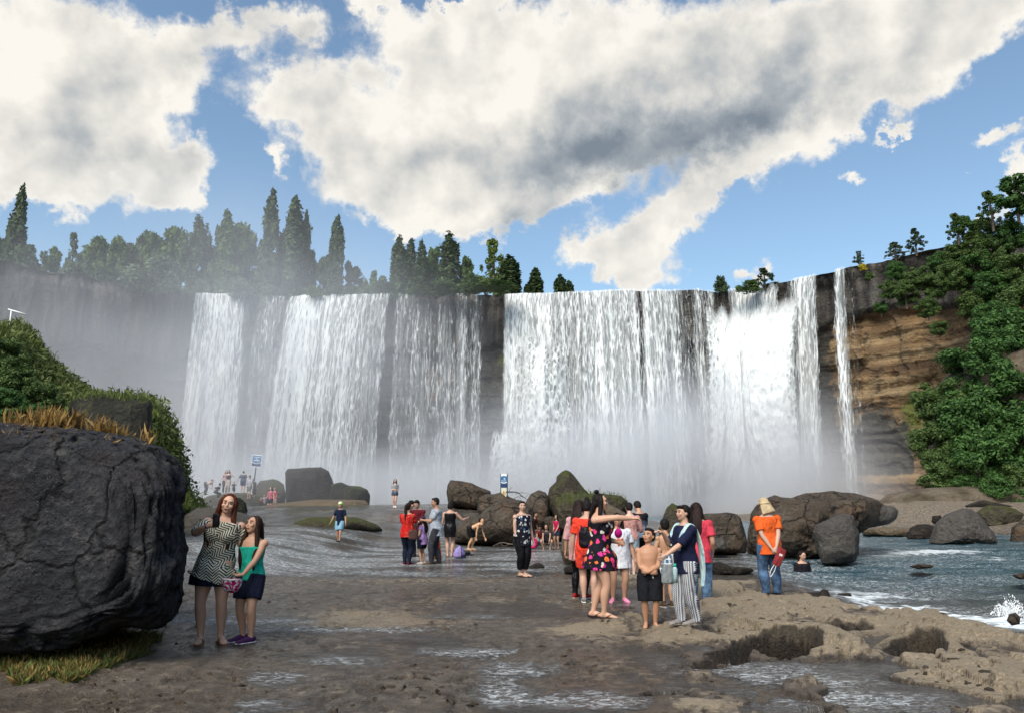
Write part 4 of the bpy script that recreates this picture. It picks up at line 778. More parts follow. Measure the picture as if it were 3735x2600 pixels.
def fuse(name, parts, mat, parent, vox=.012, sm=4, label=None, disp=0):
    V, F, o = [], [], 0
    for v, f in parts:
        V += [list(x) for x in v]; F += [[i + o for i in g] for g in f]; o += len(v)
    me = bpy.data.meshes.new(name); me.from_pydata(V, [], F); me.update()
    ob = bpy.data.objects.new(name, me); C.objects.link(ob); ob.parent = parent
    r = ob.modifiers.new('r', 'REMESH'); r.mode = 'VOXEL'; r.voxel_size = vox; r.use_smooth_shade = True
    if sm: s = ob.modifiers.new('s', 'SMOOTH'); s.factor = .5; s.iterations = sm
    PENDING.append((ob, mat)); 
    if label: ob['label'] = label
    return ob
def flush():
    bpy.context.view_layer.update(); dg = bpy.context.evaluated_depsgraph_get()
    for ob, mat in PENDING:
        me = bpy.data.meshes.new_from_object(ob.evaluated_get(dg)); ob['_m'] = me.name
    for ob, mat in PENDING:
        me = bpy.data.meshes[ob['_m']]; del ob['_m']; ob.modifiers.clear(); ob.data = me; me.name = ob.name.split('.')[0]
        me.polygons.foreach_set('use_smooth', np.ones(len(me.polygons), dtype=bool)); me.materials.clear(); me.materials.append(mat)
    PENDING.clear()
def rotm(yaw=0, pitch=0, roll=0):
    return np.array(Matrix.Rotation(R(yaw), 3, 'Z') @ Matrix.Rotation(R(pitch), 3, 'X') @ Matrix.Rotation(R(roll), 3, 'Y'))
def ik(A, B, l1, l2, pole):
    A = np.array(A); B = np.array(B); d = B - A; L = np.linalg.norm(d); mx_ = (l1 + l2) * .995
    if L > mx_: B = A + d / L * mx_; L = mx_; d = B - A
    L = max(L, abs(l1 - l2) + .01); u = d / np.linalg.norm(d); x = (l1 * l1 - l2 * l2 + L * L) / (2 * L); h = math.sqrt(max(0, l1 * l1 - x * x))
    p = np.array(pole, float) - u * (np.array(pole, float) @ u); p /= np.linalg.norm(p) + 1e-9
    return A + u * x + p * h, B
_cm = {}
def cloth(c, rough=.85, pat=None):
    key = (tuple(c), pat)
    if key in _cm: return _cm[key]
    m = MT('cloth', rough, .15); n = m.noise(scale=14, detail=4); base = m.mix(m.rng(n, .3, .7, 0, 1), tuple(x * .75 for x in c), tuple(min(1, x * 1.12) for x in c))
    co = m.co()
    if pat == 'maze':                # interlocking black and cream lines in square blocks turned different ways
        cell = m.vor(scale=4.2, feature='F1', out='Color', rnd=.8); sx = m.sep(cell)
        rot = m.math('MULTIPLY', m.math('ROUND', m.math('MULTIPLY', sx[0], 3)), 1.0472)
        vr = m.n('ShaderNodeVectorRotate', {'Vector': co, 'Angle': rot}, rotation_type='Y_AXIS').outputs[0]
        p_ = m.sep(vr); w = m.math('PINGPONG', m.math('ADD', p_[2], m.math('MULTIPLY', m.math('PINGPONG', p_[0], .07), .9)), .0165)
        base = m.mix(m.rng(w, .0070, .0092), (.012, .012, .02), (.66, .64, .50))
    if pat in ('floral', 'daisy'):
        sc = 13 if pat == 'floral' else 17
        v = m.n('ShaderNodeTexVoronoi', {'Vector': m.n('ShaderNodeVectorMath', {0: co, 1: m.n('ShaderNodeVectorMath', {0: m.noise(scale=16, detail=2, out='Color'), 'Scale': .07}, operation='SCALE').outputs[0]}, operation='ADD').outputs[0], 'Scale': sc, 'Randomness': .9})
        h = m.sep(v.outputs['Color'])
        if pat == 'floral': cc = m.ramp(h[0], [(0, (.80, .05, .22)), (.3, (.78, .18, .04)), (.5, (.78, .74, .68)), (.7, (.012, .012, .02)), (.85, (.65, .04, .30))], 'CONSTANT')
        else: cc = m.ramp(h[0], [(0, (.55, .56, .56)), (.55, (.008, .01, .02)), (.8, (.04, .09, .2))], 'CONSTANT')
        base = m.mix(m.rng(v.outputs['Distance'], .40 if pat == 'floral' else .36, .46), cc, (.010, .010, .018))
        base = m.mix(m.rng(v.outputs['Distance'], .07, .10), (.5, .25, .04) if pat == 'floral' else (.02, .03, .06), base)
    if pat == 'zigzag':
        p_ = m.sep(co); zz_ = m.math('MULTIPLY', m.math('PINGPONG', p_[2], .013), 1.15); w = m.math('PINGPONG', m.math('ADD', m.math('ADD', p_[0], m.math('MULTIPLY', p_[1], .6)), zz_), .015)
        base = m.mix(m.rng(w, .006, .009), (.012, .018, .045), (.62, .64, .66))
    if pat == 'speck':
        v = m.vor(scale=26); base = m.mix(m.rng(v, .16, .24), (.7, .35, .25), base)
    if pat == 'plaid':
        p_ = m.sep(co); w = m.math('PINGPONG', p_[0], .035); w2 = m.math('PINGPONG', p_[2], .035); base = m.mix(m.rng(w, .012, .016), (.55, .62, .66), (.06, .14, .26)); base = m.mix(m.rng(w2, .026, .029), base, (.75, .78, .8))
    if pat == 'swirl':
        v = m.noise(scale=12, detail=2, dist=2); base = m.mix(m.rng(v, .48, .54), c, (.65, .75, .78))
    if pat == 'scarf':
        v = m.noise(m.map(scale=(1, 1, .25)), scale=7, detail=3, dist=1); base = m.ramp(v, [(.32, (.62, .60, .56)), (.45, (.22, .42, .55)), (.55, (.50, .62, .56)), (.66, (.30, .52, .68))])
    if pat == 'tiedye':
        p_ = m.sep(co); base = m.mix(m.rng(m.math('ADD', p_[2], m.math('MULTIPLY', n, .1)), 1.10, 1.28), (.25, .33, .43), (.012, .014, .02))
    if pat == 'tee':
        v = m.noise(scale=15, detail=3); base = m.mix(m.rng(v, .60, .66), (.66, .68, .74), (.42, .46, .56))
    if pat == 'denim':
        v = m.noise(scale=7, detail=6); base = m.mix(m.rng(v, .4, .65), tuple(x * .6 for x in c), tuple(min(1, x * 1.9) for x in c))
    m.color(base); fold = m.noise(m.map(scale=(1, 1, .45)), scale=9, detail=3); m.bump(fold, 1, .06)
    _cm[key] = m.m; return m.m
_sk = {}
def skin(c=(.42, .24, .16)):
    if c in _sk: return _sk[c]
    m = MT('skin', .5, .35); a = m.noise(scale=9, detail=4); m.color(m.mix(a, tuple(x * .82 for x in c), tuple(min(1, x * 1.15) for x in c)))
    m.b.inputs['Subsurface Weight'].default_value = .0; _sk[c] = m.m; return m.m
def hairm(c=(.012, .009, .008)):
    k = ('h', c)
    if k in _sk: return _sk[k]
    m = MT('hair', .62, .12); a = m.noise(m.map(scale=(1, 1, .12)), scale=60, detail=3); m.color(m.mix(m.rng(a, .35, .65), tuple(x * .6 for x in c), tuple(x * 1.7 for x in c))); m.bump(a, .7, .008); _sk[k] = m.m; return m.m
EYEW = MT('eye', .3, .4); EYEW.color((.03, .02, .015)); LIP = MT('lips', .5, .3); LIP.color((.30, .09, .08)); BROW = MT('eyebrow', .8, .1); BROW.color((.06, .035, .025)); TOOTH = MT('teeth', .3, .4); TOOTH.color((.75, .72, .66))

def person(label, u, Y=None, v=None, H=1.65, yaw=0, pelvis=(0, 0), crouch=0, lean=0, side=0, chest_yaw=0, head=(0, 0, 0), hs=1.0, w=1.0, belly=0, bust=0,
           hR=None, hL=None, pR=(-.5, 1, -.3), pL=(.5, 1, -.3), fR=None, fL=None, kR=None, kL=None, fyR=-8, fyL=8, skinc=(.42, .24, .16), hair=('short', (.012, .009, .008)),
           top=None, bottom=None, dress=None, shoes=None, face=True, vox=None, z=None, zoff=0, palmR=None, palmL=None, curl=.35, grp=None, extras=None, thighs=1.0, submerged=None):
    """u: photo column, v: photo row of the feet (or Y: distance). local frame looks along -Y; +X is the person's own left."""
    if Y is None: g = G(u, v, 0); x, y = g.x, g.y
    else: x, y = P(u, 1800, Y).x, Y
    z0 = gh(x, y) if z is None else z
    z0 = max(z0, float(low(np.array([x]), np.array([y]))[0]) - .01) if z is None else z0
    root = empty('person', (x, y, z0 + zoff), R(yaw), label, 'person', grp)
    px_ = FPX / y / 3.6475                       # render pixels per metre
    vox = vox or float(np.clip(.42 / px_, .0065, .022))
    h = H; bw = w * h
    hz = (.515 - crouch) * h; pel = V3(pelvis[0] * h, pelvis[1] * h, hz)
    sp = rotm(0, lean, 0) @ rotm(0, 0, side)     # lean tips the trunk forward (positive) from the hips
    def tr(x_, y_, z_): return pel + sp @ V3(x_ * h, y_ * h, z_ * h)
    sp_dir = sp @ V3(0, 0, 1); latH = V3(1, 0, 0); ch = sp @ rotm(chest_yaw); latC = ch @ V3(1, 0, 0); fwd = ch @ V3(0, -1, 0)
    neck = tr(0, .004, .325); W_ = w
    zs = [-.055, -.02, .03, .085, .135, .19, .245, .285, .305, .325]
    rx = np.array([.075, .092, .098, .086, .080, .090, .099, .092, .070, .042]) * W_ * h
    ry = np.array([.062, .070, .068, .060, .058, .066, .070, .060, .048, .034]) * (.5 + .5 * W_) * h
    if belly: ry[2:6] += belly * h
    yo = np.array([.006, .010, .006, -.002, -.004, 0, .0, .004, .006, .004]); yo = yo - np.array([0, 0, .5, 1, 1, .6, .3, 0, 0, 0]) * belly * .5
    tpath = np.array([tr(0, b, a) for a, b in zip(zs, yo)])
    def torso(e=0.0, i0=0, i1=10, fl=0):
        k = slice(i0, i1); return ringtube(tpath[k], rx[k] + e, ry[k] + e, latH * .5 + latC * .5, 18)
    hw = .052 * h * (.6 + .4 * W_); shw = .103 * h * (.45 + .55 * W_)
    Sh = {s: tr(0, .006, .270) + latC * s * shw for s in (-1, 1)}
    Hip = {s: pel + V3(s * hw, 0, -.005 * h) for s in (-1, 1)}
    la1, la2 = .168 * h, .148 * h
    if hR is None: hR = (-.17, -.01, .43)
    if hL is None: hL = (.17, -.01, .43)
    Hn = {-1: np.array(hR) * h, 1: np.array(hL) * h}
    El, Wr, Kn, An = {}, {}, {}, {}
    for s, pole in ((-1, pR), (1, pL)): El[s], Wr[s] = ik(Sh[s], Hn[s], la1, la2, pole)
    feet = {-1: fR or (-.055, .0), 1: fL or (.055, .0)}; fy = {-1: fyR, 1: fyL}
    for s in (-1, 1):
        f = feet[s]; fz = f[2] if len(f) > 2 else 0
        tgt = V3(f[0] * h, f[1] * h + .01, (.042 + fz) * h); kp = (kR if s < 0 else kL) or (s * .15, -1, 0)
        Kn[s], An[s] = ik(Hip[s], tgt, .242 * h, .238 * h, kp)
    parts = [torso()]
    lw = .45 + .55 * W_; tw = lw * thighs
    legr = {}
    for s in (-1, 1):
        pth = smoothpath([Hip[s] + V3(0, 0, .02 * h), Hip[s] * .6 + Kn[s] * .4, Kn[s], Kn[s] * .62 + An[s] * .38 + V3(0, .006 * h, 0), An[s] * .85 + Kn[s] * .15, An[s] - V3(0, 0, .012 * h)], 4)
        rr = smoothpath(np.array([[.060 * tw], [.052 * tw], [.034 * lw], [.035 * lw], [.021 * lw], [.020 * lw]]) * h, 4)[:, 0]
        legr[s] = (pth, rr); parts.append(ringtube(pth, rr, rr, None, 12))
        fd = rotm(fy[s]) @ V3(0, -1, 0); ft = rotm(fy[s]) @ V3(1, 0, 0); a = An[s]
        fz = a[2] - .042 * h
        pts = [a - fd * .032 * h + V3(0, 0, -.024 * h), a - fd * .012 * h + V3(0, 0, -.012 * h), a + fd * .035 * h + V3(0, 0, -.016 * h), a + fd * .075 * h + V3(0, 0, -.026 * h), a + fd * .108 * h + V3(0, 0, -.032 * h), a + fd * .122 * h + V3(0, 0, -.034 * h)]
        parts.append(ringtube(pts, np.array([.014, .020, .021, .026, .022, .012]) * h, np.array([.014, .026, .022, .015, .009, .006]) * h, ft, 12))
    armr = {}
    for s in (-1, 1):
        A_, E_, W2 = Sh[s], El[s], Wr[s]
        pth = smoothpath([A_ - latC * s * .02 * h, A_ * .6 + E_ * .4, E_, E_ * .65 + W2 * .35, W2], 4)
        rr = smoothpath(np.array([[.033 * lw], [.0285 * lw], [.0225 * lw], [.0225 * lw], [.0145 * lw]]) * h, 4)[:, 0]
        armr[s] = (pth, rr); parts.append(ringtube(pth, rr, rr, None, 10)); parts.append(ell(A_, np.array([.032, .031, .032]) * h * lw))
        # hand: palm, four fingers, thumb
        fdir = (W2 - E_); fdir /= np.linalg.norm(fdir); pal = palmR if s < 0 else palmL; pn_ = np.array(pal, float) if pal is not None else V3(-s, 0, 0)
        if pal is not None and len(pal) == 6: fdir = np.array(pal[3:], float); fdir /= np.linalg.norm(fdir); pn_ = pn_[:3]
        pn_ = pn_ - fdir * (pn_ @ fdir); pn_ /= np.linalg.norm(pn_) + 1e-9; sd_ = np.cross(fdir, pn_) ; 
        if sd_ @ V3(0, -1, 0) < 0 and pal is None: sd_ = -sd_
        hh = h * (1 + (hs - 1) * .4)
        parts.append(ringtube([W2 - fdir * .006 * h, W2 + fdir * .022 * hh, W2 + fdir * .05 * hh], np.array([.014, .021, .024]) * hh, np.array([.011, .012, .010]) * hh, sd_, 10))
        fr_r = max(.0048 * hh, vox * .62)
        for i, (o_, ln) in enumerate([(-.018, .034), (-.006, .042), (.006, .045), (.018, .041)]):
            b0 = W2 + fdir * .046 * hh + sd_ * o_ * hh; cv = curl * (1 + .12 * i)
            b1 = b0 + (fdir * math.cos(cv) + pn_ * math.sin(cv)) * ln * .5 * hh; b2 = b1 + (fdir * math.cos(cv * 2.1) + pn_ * math.sin(cv * 2.1)) * ln * .5 * hh
            parts.append(ringtube([b0 - fdir * .01 * hh, b0, b1, b2], [fr_r * 1.15, fr_r * 1.1, fr_r, fr_r * .8], None, sd_, 8))
        tb = W2 + fdir * .018 * hh + sd_ * .018 * hh; parts.append(ringtube([tb - sd_ * .006 * hh, tb + (sd_ * .7 + fdir * .6 + pn_ * .3) * .020 * hh, tb + (sd_ * .5 + fdir + pn_ * .45) * .036 * hh], [fr_r * 1.3, fr_r * 1.2, fr_r * .85], None, pn_, 8))
    # head
    Hr = sp @ rotm(chest_yaw) if abs(lean) < 25 else rotm(chest_yaw); Hd = Hr @ rotm(head[0], -head[1], head[2])
    hc = neck + (ch @ V3(0, -.006, .0)) * h + Hd @ (V3(0, -.010, .078 * (.35 + .65 * hs) + .012) * h); k = h * hs
    def hp(a, b, c): return hc + Hd @ (V3(a, b, c) * k)
    parts.append(ringtube([neck - sp_dir * .03 * h, neck, neck * .4 + hp(0, .008, -.03) * .6, hp(0, .006, -.01)], np.array([.046, .036, .031, .032]) * h * (.6 + .4 * lw), None, latC, 12))
    parts.append(ell(hc + Hd @ (V3(0, .006, .010) * k), V3(.0455, .056, .054) * k, Hd)); parts.append(ell(hp(0, -.010, -.020), V3(.0385, .044, .048) * k, Hd)); parts.append(ell(hp(0, -.028, -.052), V3(.019, .018, .014) * k, Hd))
    parts.append(ell(hp(0, -.054, -.010), V3(.0075, .008, .010) * k, Hd)); parts.append(ell(hp(0, -.049, .008), V3(.005, .008, .014) * k, Hd)); parts.append(ell(hp(0, -.045, -.033), V3(.015, .008, .008) * k, Hd))
    for s in (-1, 1):
        parts.append(ell(hp(s * .0455, .008, -.006), V3(.005, .011, .017) * k, Hd)); parts.append(ell(hp(s * .024, -.040, -.014), V3(.015, .012, .014) * k, Hd)); parts.append(ell(hp(s * .019, -.047, .022), V3(.015, .006, .005) * k, Hd))
    if bust:
        for s in (-1, 1): parts.append(ell(tr(0, 0, .20) + latC * s * .042 * h + fwd * .052 * h, V3(.040, .032, .038) * h * bust))
    body = fuse('body', parts, skin(skinc), root, vox, 3)
    if face:
        for s in (-1, 1):
            V_, F_ = ell(hp(s * .0195, -.0515, .005), V3(.0075, .004, .0036) * k, Hd); mk('eye', np.array(V_), np.array(F_), EYEW.m, root)
            V_, F_ = ringtube([hp(s * .008, -.0535, .0175), hp(s * .019, -.055, .0215), hp(s * .031, -.0485, .018)], [.0012 * k, .0019 * k, .0010 * k]); mk('eyebrow', V_, F_, BROW.m, root)
        V_, F_ = ringtube([hp(-.017, -.048, -.033), hp(-.007, -.0530, -.0345), hp(.007, -.0530, -.0345), hp(.017, -.048, -.033)], np.array([.0015, .0045, .0045, .0015]) * k, np.array([.001, .003, .003, .001]) * k); mk('lips', V_, F_, LIP.m, root)
    # hair
    st, hcol = hair; hm_ = hairm(hcol); hp_ = []
    if st != 'none':
        hp_.append(ell(hp(0, .0165, .0185), V3(.0515, .0545, .0555) * k, Hd))
        hp_.append(ell(hp(0, .028, -.004), V3(.0475, .040, .046) * k, Hd))
        if st in ('fringe',): hp_.append(ell(hp(0, -.030, .048), V3(.042, .024, .017) * k, Hd))
        if st in ('short', 'boy'): hp_.append(ell(hp(0, -.022, .052), V3(.036, .028, .017) * k, Hd))
        if st == 'bun' or st == 'topbun': hp_.append(ell(hp(0, .045 if st == 'bun' else .028, .045 if st == 'bun' else .078), V3(.026, .026, .025) * k, Hd))
        def lock(pts, a, b): hp_.append(ringtube(smoothpath(pts, 4), smoothpath(np.array(a)[:, None] * k, 4)[:, 0], smoothpath(np.array(b)[:, None] * k, 4)[:, 0], latC, 10))
        if st in ('long', 'long_front', 'verylong'):
            ln = {'long': .15, 'long_front': .17, 'verylong': .22}[st]; bk = -fwd
            lock([hp(0, .04, .03), hp(0, .055, -.03), tr(0, .05, .30) + bk * .02 * h, tr(0, .062, .30 - ln * .6) + bk * .02 * h, tr(0, .060, .30 - ln) + bk * .022 * h], [.040, .050, .062, .060, .035], [.025, .024, .020, .018, .010])
            if st != 'long' or True:
                for s in (-1, 1):
                    fo = -.012 if st == 'long' else -.030
                    lock([hp(s * .030, .0, .050), hp(s * .050, -.006, .010), hp(s * .052, -.004, -.040), tr(0, .0, .275) + latC * s * .066 * h + fwd * (.040 - (.02 if st == 'long' else 0)) * h, tr(0, 0, .275 - ln * .55) + latC * s * .064 * h + fwd * (.064 if st != 'long' else .03) * h, tr(0, 0, .275 - ln) + latC * s * .060 * h + fwd * (.066 if st != 'long' else .03) * h], [.016, .016, .018, .020, .020, .008], [.022, .024, .022, .016, .013, .006])
        if st in ('pony', 'braid'):
            lock([hp(0, .060, .02), hp(0, .082, .0), tr(0, .075, .26), tr(0, .070, .17)], [.016, .024, .022, .008], [.016, .022, .018, .008])
        if st == 'bob': lock([hp(0, .03, .04), hp(0, .045, -.01), hp(0, .04, -.055)], [.048, .054, .046], [.028, .03, .022])
        fuse('hair', hp_, hm_, root, max(vox, .008), 2)
    # clothes
    def sleeves(fr, e, ps):
        for s in (-1, 1):
            pth, rr = armr[s]; m_ = max(3, int(round(fr * (len(pth) - 1))) + 1); rr2 = rr[:m_] * np.linspace(.92, 1, m_) + e * np.linspace(.6, 1.2, m_)
            ps.append(ringtube(pth[:m_], rr2, None, None, 12)); ps.append(ell(Sh[s], (V3(.031, .031, .031) * h * lw + e * .8)))
    if top:
        ps = []; e = top.get('e', .012); hem = top.get('hem', -.02); i0 = 1
        neckcut = top.get('neck', 9)
        if hem < -.05:               # a longer hem hangs clear of the hips
            pth = [tr(0, .006, hem), tr(0, .006, (hem - .02) / 2), *tpath[2:neckcut]]; f_ = top.get('flare', .014)
            ps.append(ringtube(pth, np.r_[rx[1] + e + f_, rx[1] + e + f_ * .6, rx[2:neckcut] + e + f_ * .3], np.r_[ry[1] + e + f_ + belly * h, ry[1] + e + f_ * .6 + belly * h, ry[2:neckcut] + e + f_ * .3], latH * .5 + latC * .5, 20))
        else: ps.append(ringtube(tpath[i0:neckcut], rx[i0:neckcut] + e + .004, ry[i0:neckcut] + e + .004, latH * .5 + latC * .5, 20))
        if bust:
            for s in (-1, 1): ps.append(ell(tr(0, 0, .20) + latC * s * .042 * h + fwd * .052 * h, V3(.040, .032, .038) * h * bust + e * .8))
        if top.get('sleeve', 0): sleeves(top['sleeve'], e + .003, ps)
        if top.get('straps'):
            for s in (-1, 1): ps.append(ringtube(smoothpath([tr(0, 0, .24) + latC * s * .05 * h + fwd * .062 * h, tr(0, 0, .305) + latC * s * .062 * h + fwd * .02 * h, tr(0, 0, .30) + latC * s * .058 * h - fwd * .035 * h, tr(0, 0, .25) + latC * s * .05 * h - fwd * .06 * h], 4), .016, .010, latC, 8))
        if top.get('open_back'): pass
        fuse(top.get('name', 'shirt'), ps, cloth(top['c'], pat=top.get('pat')), root, max(vox, .009), 4)
    if bottom:
        ps = []; e = bottom.get('e', .012); ps.append(ringtube(tpath[0:4], rx[0:4] + e, ry[0:4] + e, latH, 18)); fr = bottom.get('len', 1.0); fl = bottom.get('flare', 0)
        for s in (-1, 1):
            pth, rr = legr[s]; m_ = max(4, int(round((fr if fr > .7 else fr * .8 - .04) * (len(pth) - 1))) + 1); ps.append(ringtube(pth[:m_], rr[:m_] + e + np.linspace(.004, fl, m_) + (.010 if fr > .5 else 0) * np.linspace(0, 1, m_), None, None, 14))
        fuse(bottom.get('name', 'trousers'), ps, cloth(bottom['c'], pat=bottom.get('pat')), root, max(vox, .009), 4)
    if dress:
        e = dress.get('e', .024); hem = dress['hem'] * h; n_ = 40; up = dress.get('from', 9); fw_, fd_ = dress.get('w', .16) * h, dress.get('d', .12) * h; sh = dress.get('shift', (0, 0))
        tp_ = [V3(sh[0] * h, sh[1] * h, hem), V3(sh[0] * h * .7, sh[1] * h * .7, hem + (hz - hem) * .35), V3(sh[0] * h * .3, sh[1] * h * .3, hem + (hz - hem) * .75) + V3(pel[0], pel[1], 0) * .75] if not dress.get('skirt_only') else None
        if tp_ is None: tp_ = [V3(pel[0] * .3, pel[1] * .3, hem), V3(pel[0] * .6, pel[1] * .6, hem + (hz - hem) * .4), V3(pel[0], pel[1], hem + (hz - hem) * .8)]
        topi = 3 if dress.get('skirt_only') else dress.get('neck', 9)
        path_ = np.array(tp_ + list(tpath[2:topi + 1 if dress.get('skirt_only') else topi])); k0 = len(tp_)
        RX = np.r_[fw_, fw_ * .9 + .1 * rx[1], max(fw_ * .80, rx[1] + e * 1.6), rx[2:2 + len(path_) - k0] + e]; RY = np.r_[fd_, fd_ * .9 + .1 * ry[1], max(fd_ * .95, ry[1] + e * 2.4), ry[2:2 + len(path_) - k0] + e * 1.35]
        pp = smoothpath(path_, 4); rxs = smoothpath(RX[:, None], 4)[:, 0]; rys = smoothpath(RY[:, None], 4)[:, 0]; V_ = []
        T_ = np.gradient(pp, axis=0); T_ /= np.linalg.norm(T_, axis=1)[:, None]; la = latH * .5 + latC * .5
        for i in range(len(pp)):
            a = la - T_[i] * (la @ T_[i]); a /= np.linalg.norm(a); b = np.cross(T_[i], a); fa = dress.get('fold', .05) * max(0, 1 - i / 13)
            for q_ in range(n_):
                g_ = 2 * math.pi * q_ / n_; m_ = 1 + fa * math.cos(7 * g_ + 1.3) + fa * .5 * math.cos(11 * g_); V_.append(pp[i] + rxs[i] * m_ * math.cos(g_) * a + rys[i] * m_ * math.sin(g_) * b)
        F_ = [list(f) for f in gridF(len(pp), n_, True)]; F_.append(list(range(n_))[::-1]); F_.append(list(range((len(pp) - 1) * n_, len(pp) * n_)))
        ps = [(V_, F_)]
        if bust and not dress.get('skirt_only'):
            for s in (-1, 1): ps.append(ell(tr(0, 0, .20) + latC * s * .042 * h + fwd * .052 * h, V3(.040, .032, .038) * h * bust + e * .8))
        if dress.get('sleeve'):
            for s in (-1, 1):
                pth, rr = armr[s]; a, b = dress['sleeve']; i0_, i1_ = int(a * (len(pth) - 1)), int(math.ceil(b * (len(pth) - 1))) + 1; ps.append(ringtube(pth[i0_:i1_], rr[i0_:i1_] + .013, None, None, 12))
        if dress.get('straps'):
            for s in (-1, 1): ps.append(ringtube(smoothpath([tr(0, 0, .23) + latC * s * .048 * h + fwd * .066 * h, tr(0, 0, .307) + latC * s * .058 * h + fwd * .02 * h, tr(0, 0, .30) + latC * s * .052 * h - fwd * .038 * h, tr(0, 0, .24) + latC * s * .045 * h - fwd * .062 * h], 4), .011, .008, latC, 8))
        fuse(dress.get('name', 'dress'), ps, cloth(dress['c'], pat=dress.get('pat')), root, max(vox, .009), 2)
        if dress.get('under'):
            uc, uh = dress['under']; V_, F_ = ringtube([V3(sh[0] * h, sh[1] * h, hem - uh * h), V3(sh[0] * h * .9, sh[1] * h * .9, hem + .03 * h)], [fw_ * .93, fw_ * .90], [fd_ * .93, fd_ * .9], latH, 30); fuse('underskirt', [(V_, F_)], cloth(uc), root, .012, 2)
    if shoes:
        kind, cs_ = shoes[0], shoes[1]
        for s in (-1, 1):
            fd = rotm(fy[s]) @ V3(0, -1, 0); ft = rotm(fy[s]) @ V3(1, 0, 0); a = An[s]; b0 = V3(a[0], a[1], a[2] - .042 * h)
            if kind in ('shoe', 'boot'):
                pts = [b0 - fd * .038 * h + V3(0, 0, .022 * h), b0 - fd * .016 * h + V3(0, 0, .030 * h), b0 + fd * .035 * h + V3(0, 0, .026 * h), b0 + fd * .085 * h + V3(0, 0, .018 * h), b0 + fd * .120 * h + V3(0, 0, .014 * h), b0 + fd * .132 * h + V3(0, 0, .012 * h)]
                ps = [ringtube(pts, np.array([.014, .024, .026, .030, .026, .014]) * h, np.array([.018, .030, .027, .019, .014, .008]) * h, ft, 14)]
                if kind == 'boot': ps.append(ringtube([a - V3(0, 0, .02 * h), a + V3(0, 0, .035 * h)], .028 * h, None, None, 12))
                fuse('shoe', ps, cloth(cs_, .6), root, max(.007, vox * .9), 2)
                so_ = shoes[2] if len(shoes) > 2 else (.5, .5, .5)
                pts = [b0 - fd * .042 * h + V3(0, 0, .005 * h), b0 + fd * .03 * h + V3(0, 0, .005 * h), b0 + fd * .09 * h + V3(0, 0, .005 * h), b0 + fd * .134 * h + V3(0, 0, .006 * h)]
                V_, F_ = ringtube(pts, np.array([.020, .026, .032, .015]) * h, .0065 * h, ft, 12); mk('shoe_sole', V_, F_, cloth(so_, .6), root)
            else:                    # sandals and flip flops
                pts = [b0 - fd * .040 * h + V3(0, 0, .003 * h), b0 + fd * .03 * h + V3(0, 0, .003 * h), b0 + fd * .09 * h + V3(0, 0, .003 * h), b0 + fd * .132 * h + V3(0, 0, .004 * h)]
                V_, F_ = ringtube(pts, np.array([.022, .026, .031, .016]) * h, .007 * h, ft, 12); mk('sandal_sole', V_, F_, cloth(cs_, .6), root)
                for q_ in (-1, 1):
                    pts = smoothpath([b0 + fd * .085 * h + V3(0, 0, .020 * h), b0 + fd * .055 * h + ft * q_ * .017 * h + V3(0, 0, .032 * h), b0 + fd * .020 * h + ft * q_ * .027 * h + V3(0, 0, .008 * h)], 4)
                    V_, F_ = ringtube(pts, .0048 * h, .003 * h, ft, 8); mk('strap', V_, F_, cloth(cs_, .6), root)
    info = dict(root=root, h=h, hp=hp, tr=tr, latC=latC, fwd=fwd, neck=neck, W=Wr, E=El, S=Sh, Hd=Hd, k=k, An=An, vox=vox, M=Matrix.LocRotScale(Vector((x, y, z0 + zoff)), Matrix.Rotation(R(yaw), 3, 'Z'), None), arm=armr)
    return info
def child(info, name, parts, col, pat=None, vox=None, sm=2, rough=.8):
    return fuse(name, parts, cloth(col, rough, pat), info['root'], vox or max(info['vox'], .008), sm)
def held(name, label, cat, info, local, rz=0):          # a separate thing carried by a person: its own empty in world space
    p_ = info['M'] @ Vector(local); return empty(name, p_, info['root'].rotation_euler.z + rz, label, cat)
def capq(info, col, col2=None, bill=True, label=None):
    k, Hd, hp = info['k'], info['Hd'], info['hp']
    ps = [ell(hp(0, .008, .030), V3(.054, .062, .050) * k, Hd)]
    if bill: V_, F_ = ringtube([hp(0, -.038, .036), hp(0, -.075, .026), hp(0, -.10, .018)], np.array([.042, .042, .020]) * k, .004 * k, Hd @ V3(1, 0, 0), 12); ps.append((V_, F_))
    return child(info, 'cap', ps, col)
# ================================================================== WHO IS THERE
def HT(u, v, vt): g = G(u, v, 0); return P(u, vt, g.y).z
SK1, SK2, SK3 = (.56, .34, .245), (.45, .26, .175), (.36, .20, .13)
BLK, NAVY = (.008, .008, .010), (.010, .013, .032)
# the pair by the boulder
s1 = person('woman in a black and cream maze patterned dress taking a selfie beside the huge boulder', 776, v=2345, H=1.70, yaw=6, pelvis=(-.018, 0), side=8, chest_yaw=4, head=(2, 0, 3), w=1.18, bust=1.3, thighs=1.12,
    hR=(-.02, -.25, .785), pR=(-1, .05, -.7), hL=(.20, .02, .45), palmR=(.35, .7, .2, .95, -.25, .12), curl=.45, fR=(-.085, 0), fL=(.05, -.01), fyR=5, fyL=28, skinc=SK1, hair=('long_front', (.060, .017, .009)),
    dress=dict(c=(.6, .58, .46), pat='maze', hem=.415, w=.165, d=.14, shift=(-.035, 0), neck=8, sleeve=(.16, .44), fold=.04, under=(NAVY, .035), straps=0), shoes=('sandal', (.22, .07, .03)))
ph = s1['M'] @ Vector(s1['W'][-1] + np.array([.095, -.03, .055]))
phone = empty('phone', ph, R(14), 'black phone held up by the woman in the maze patterned dress', 'phone')
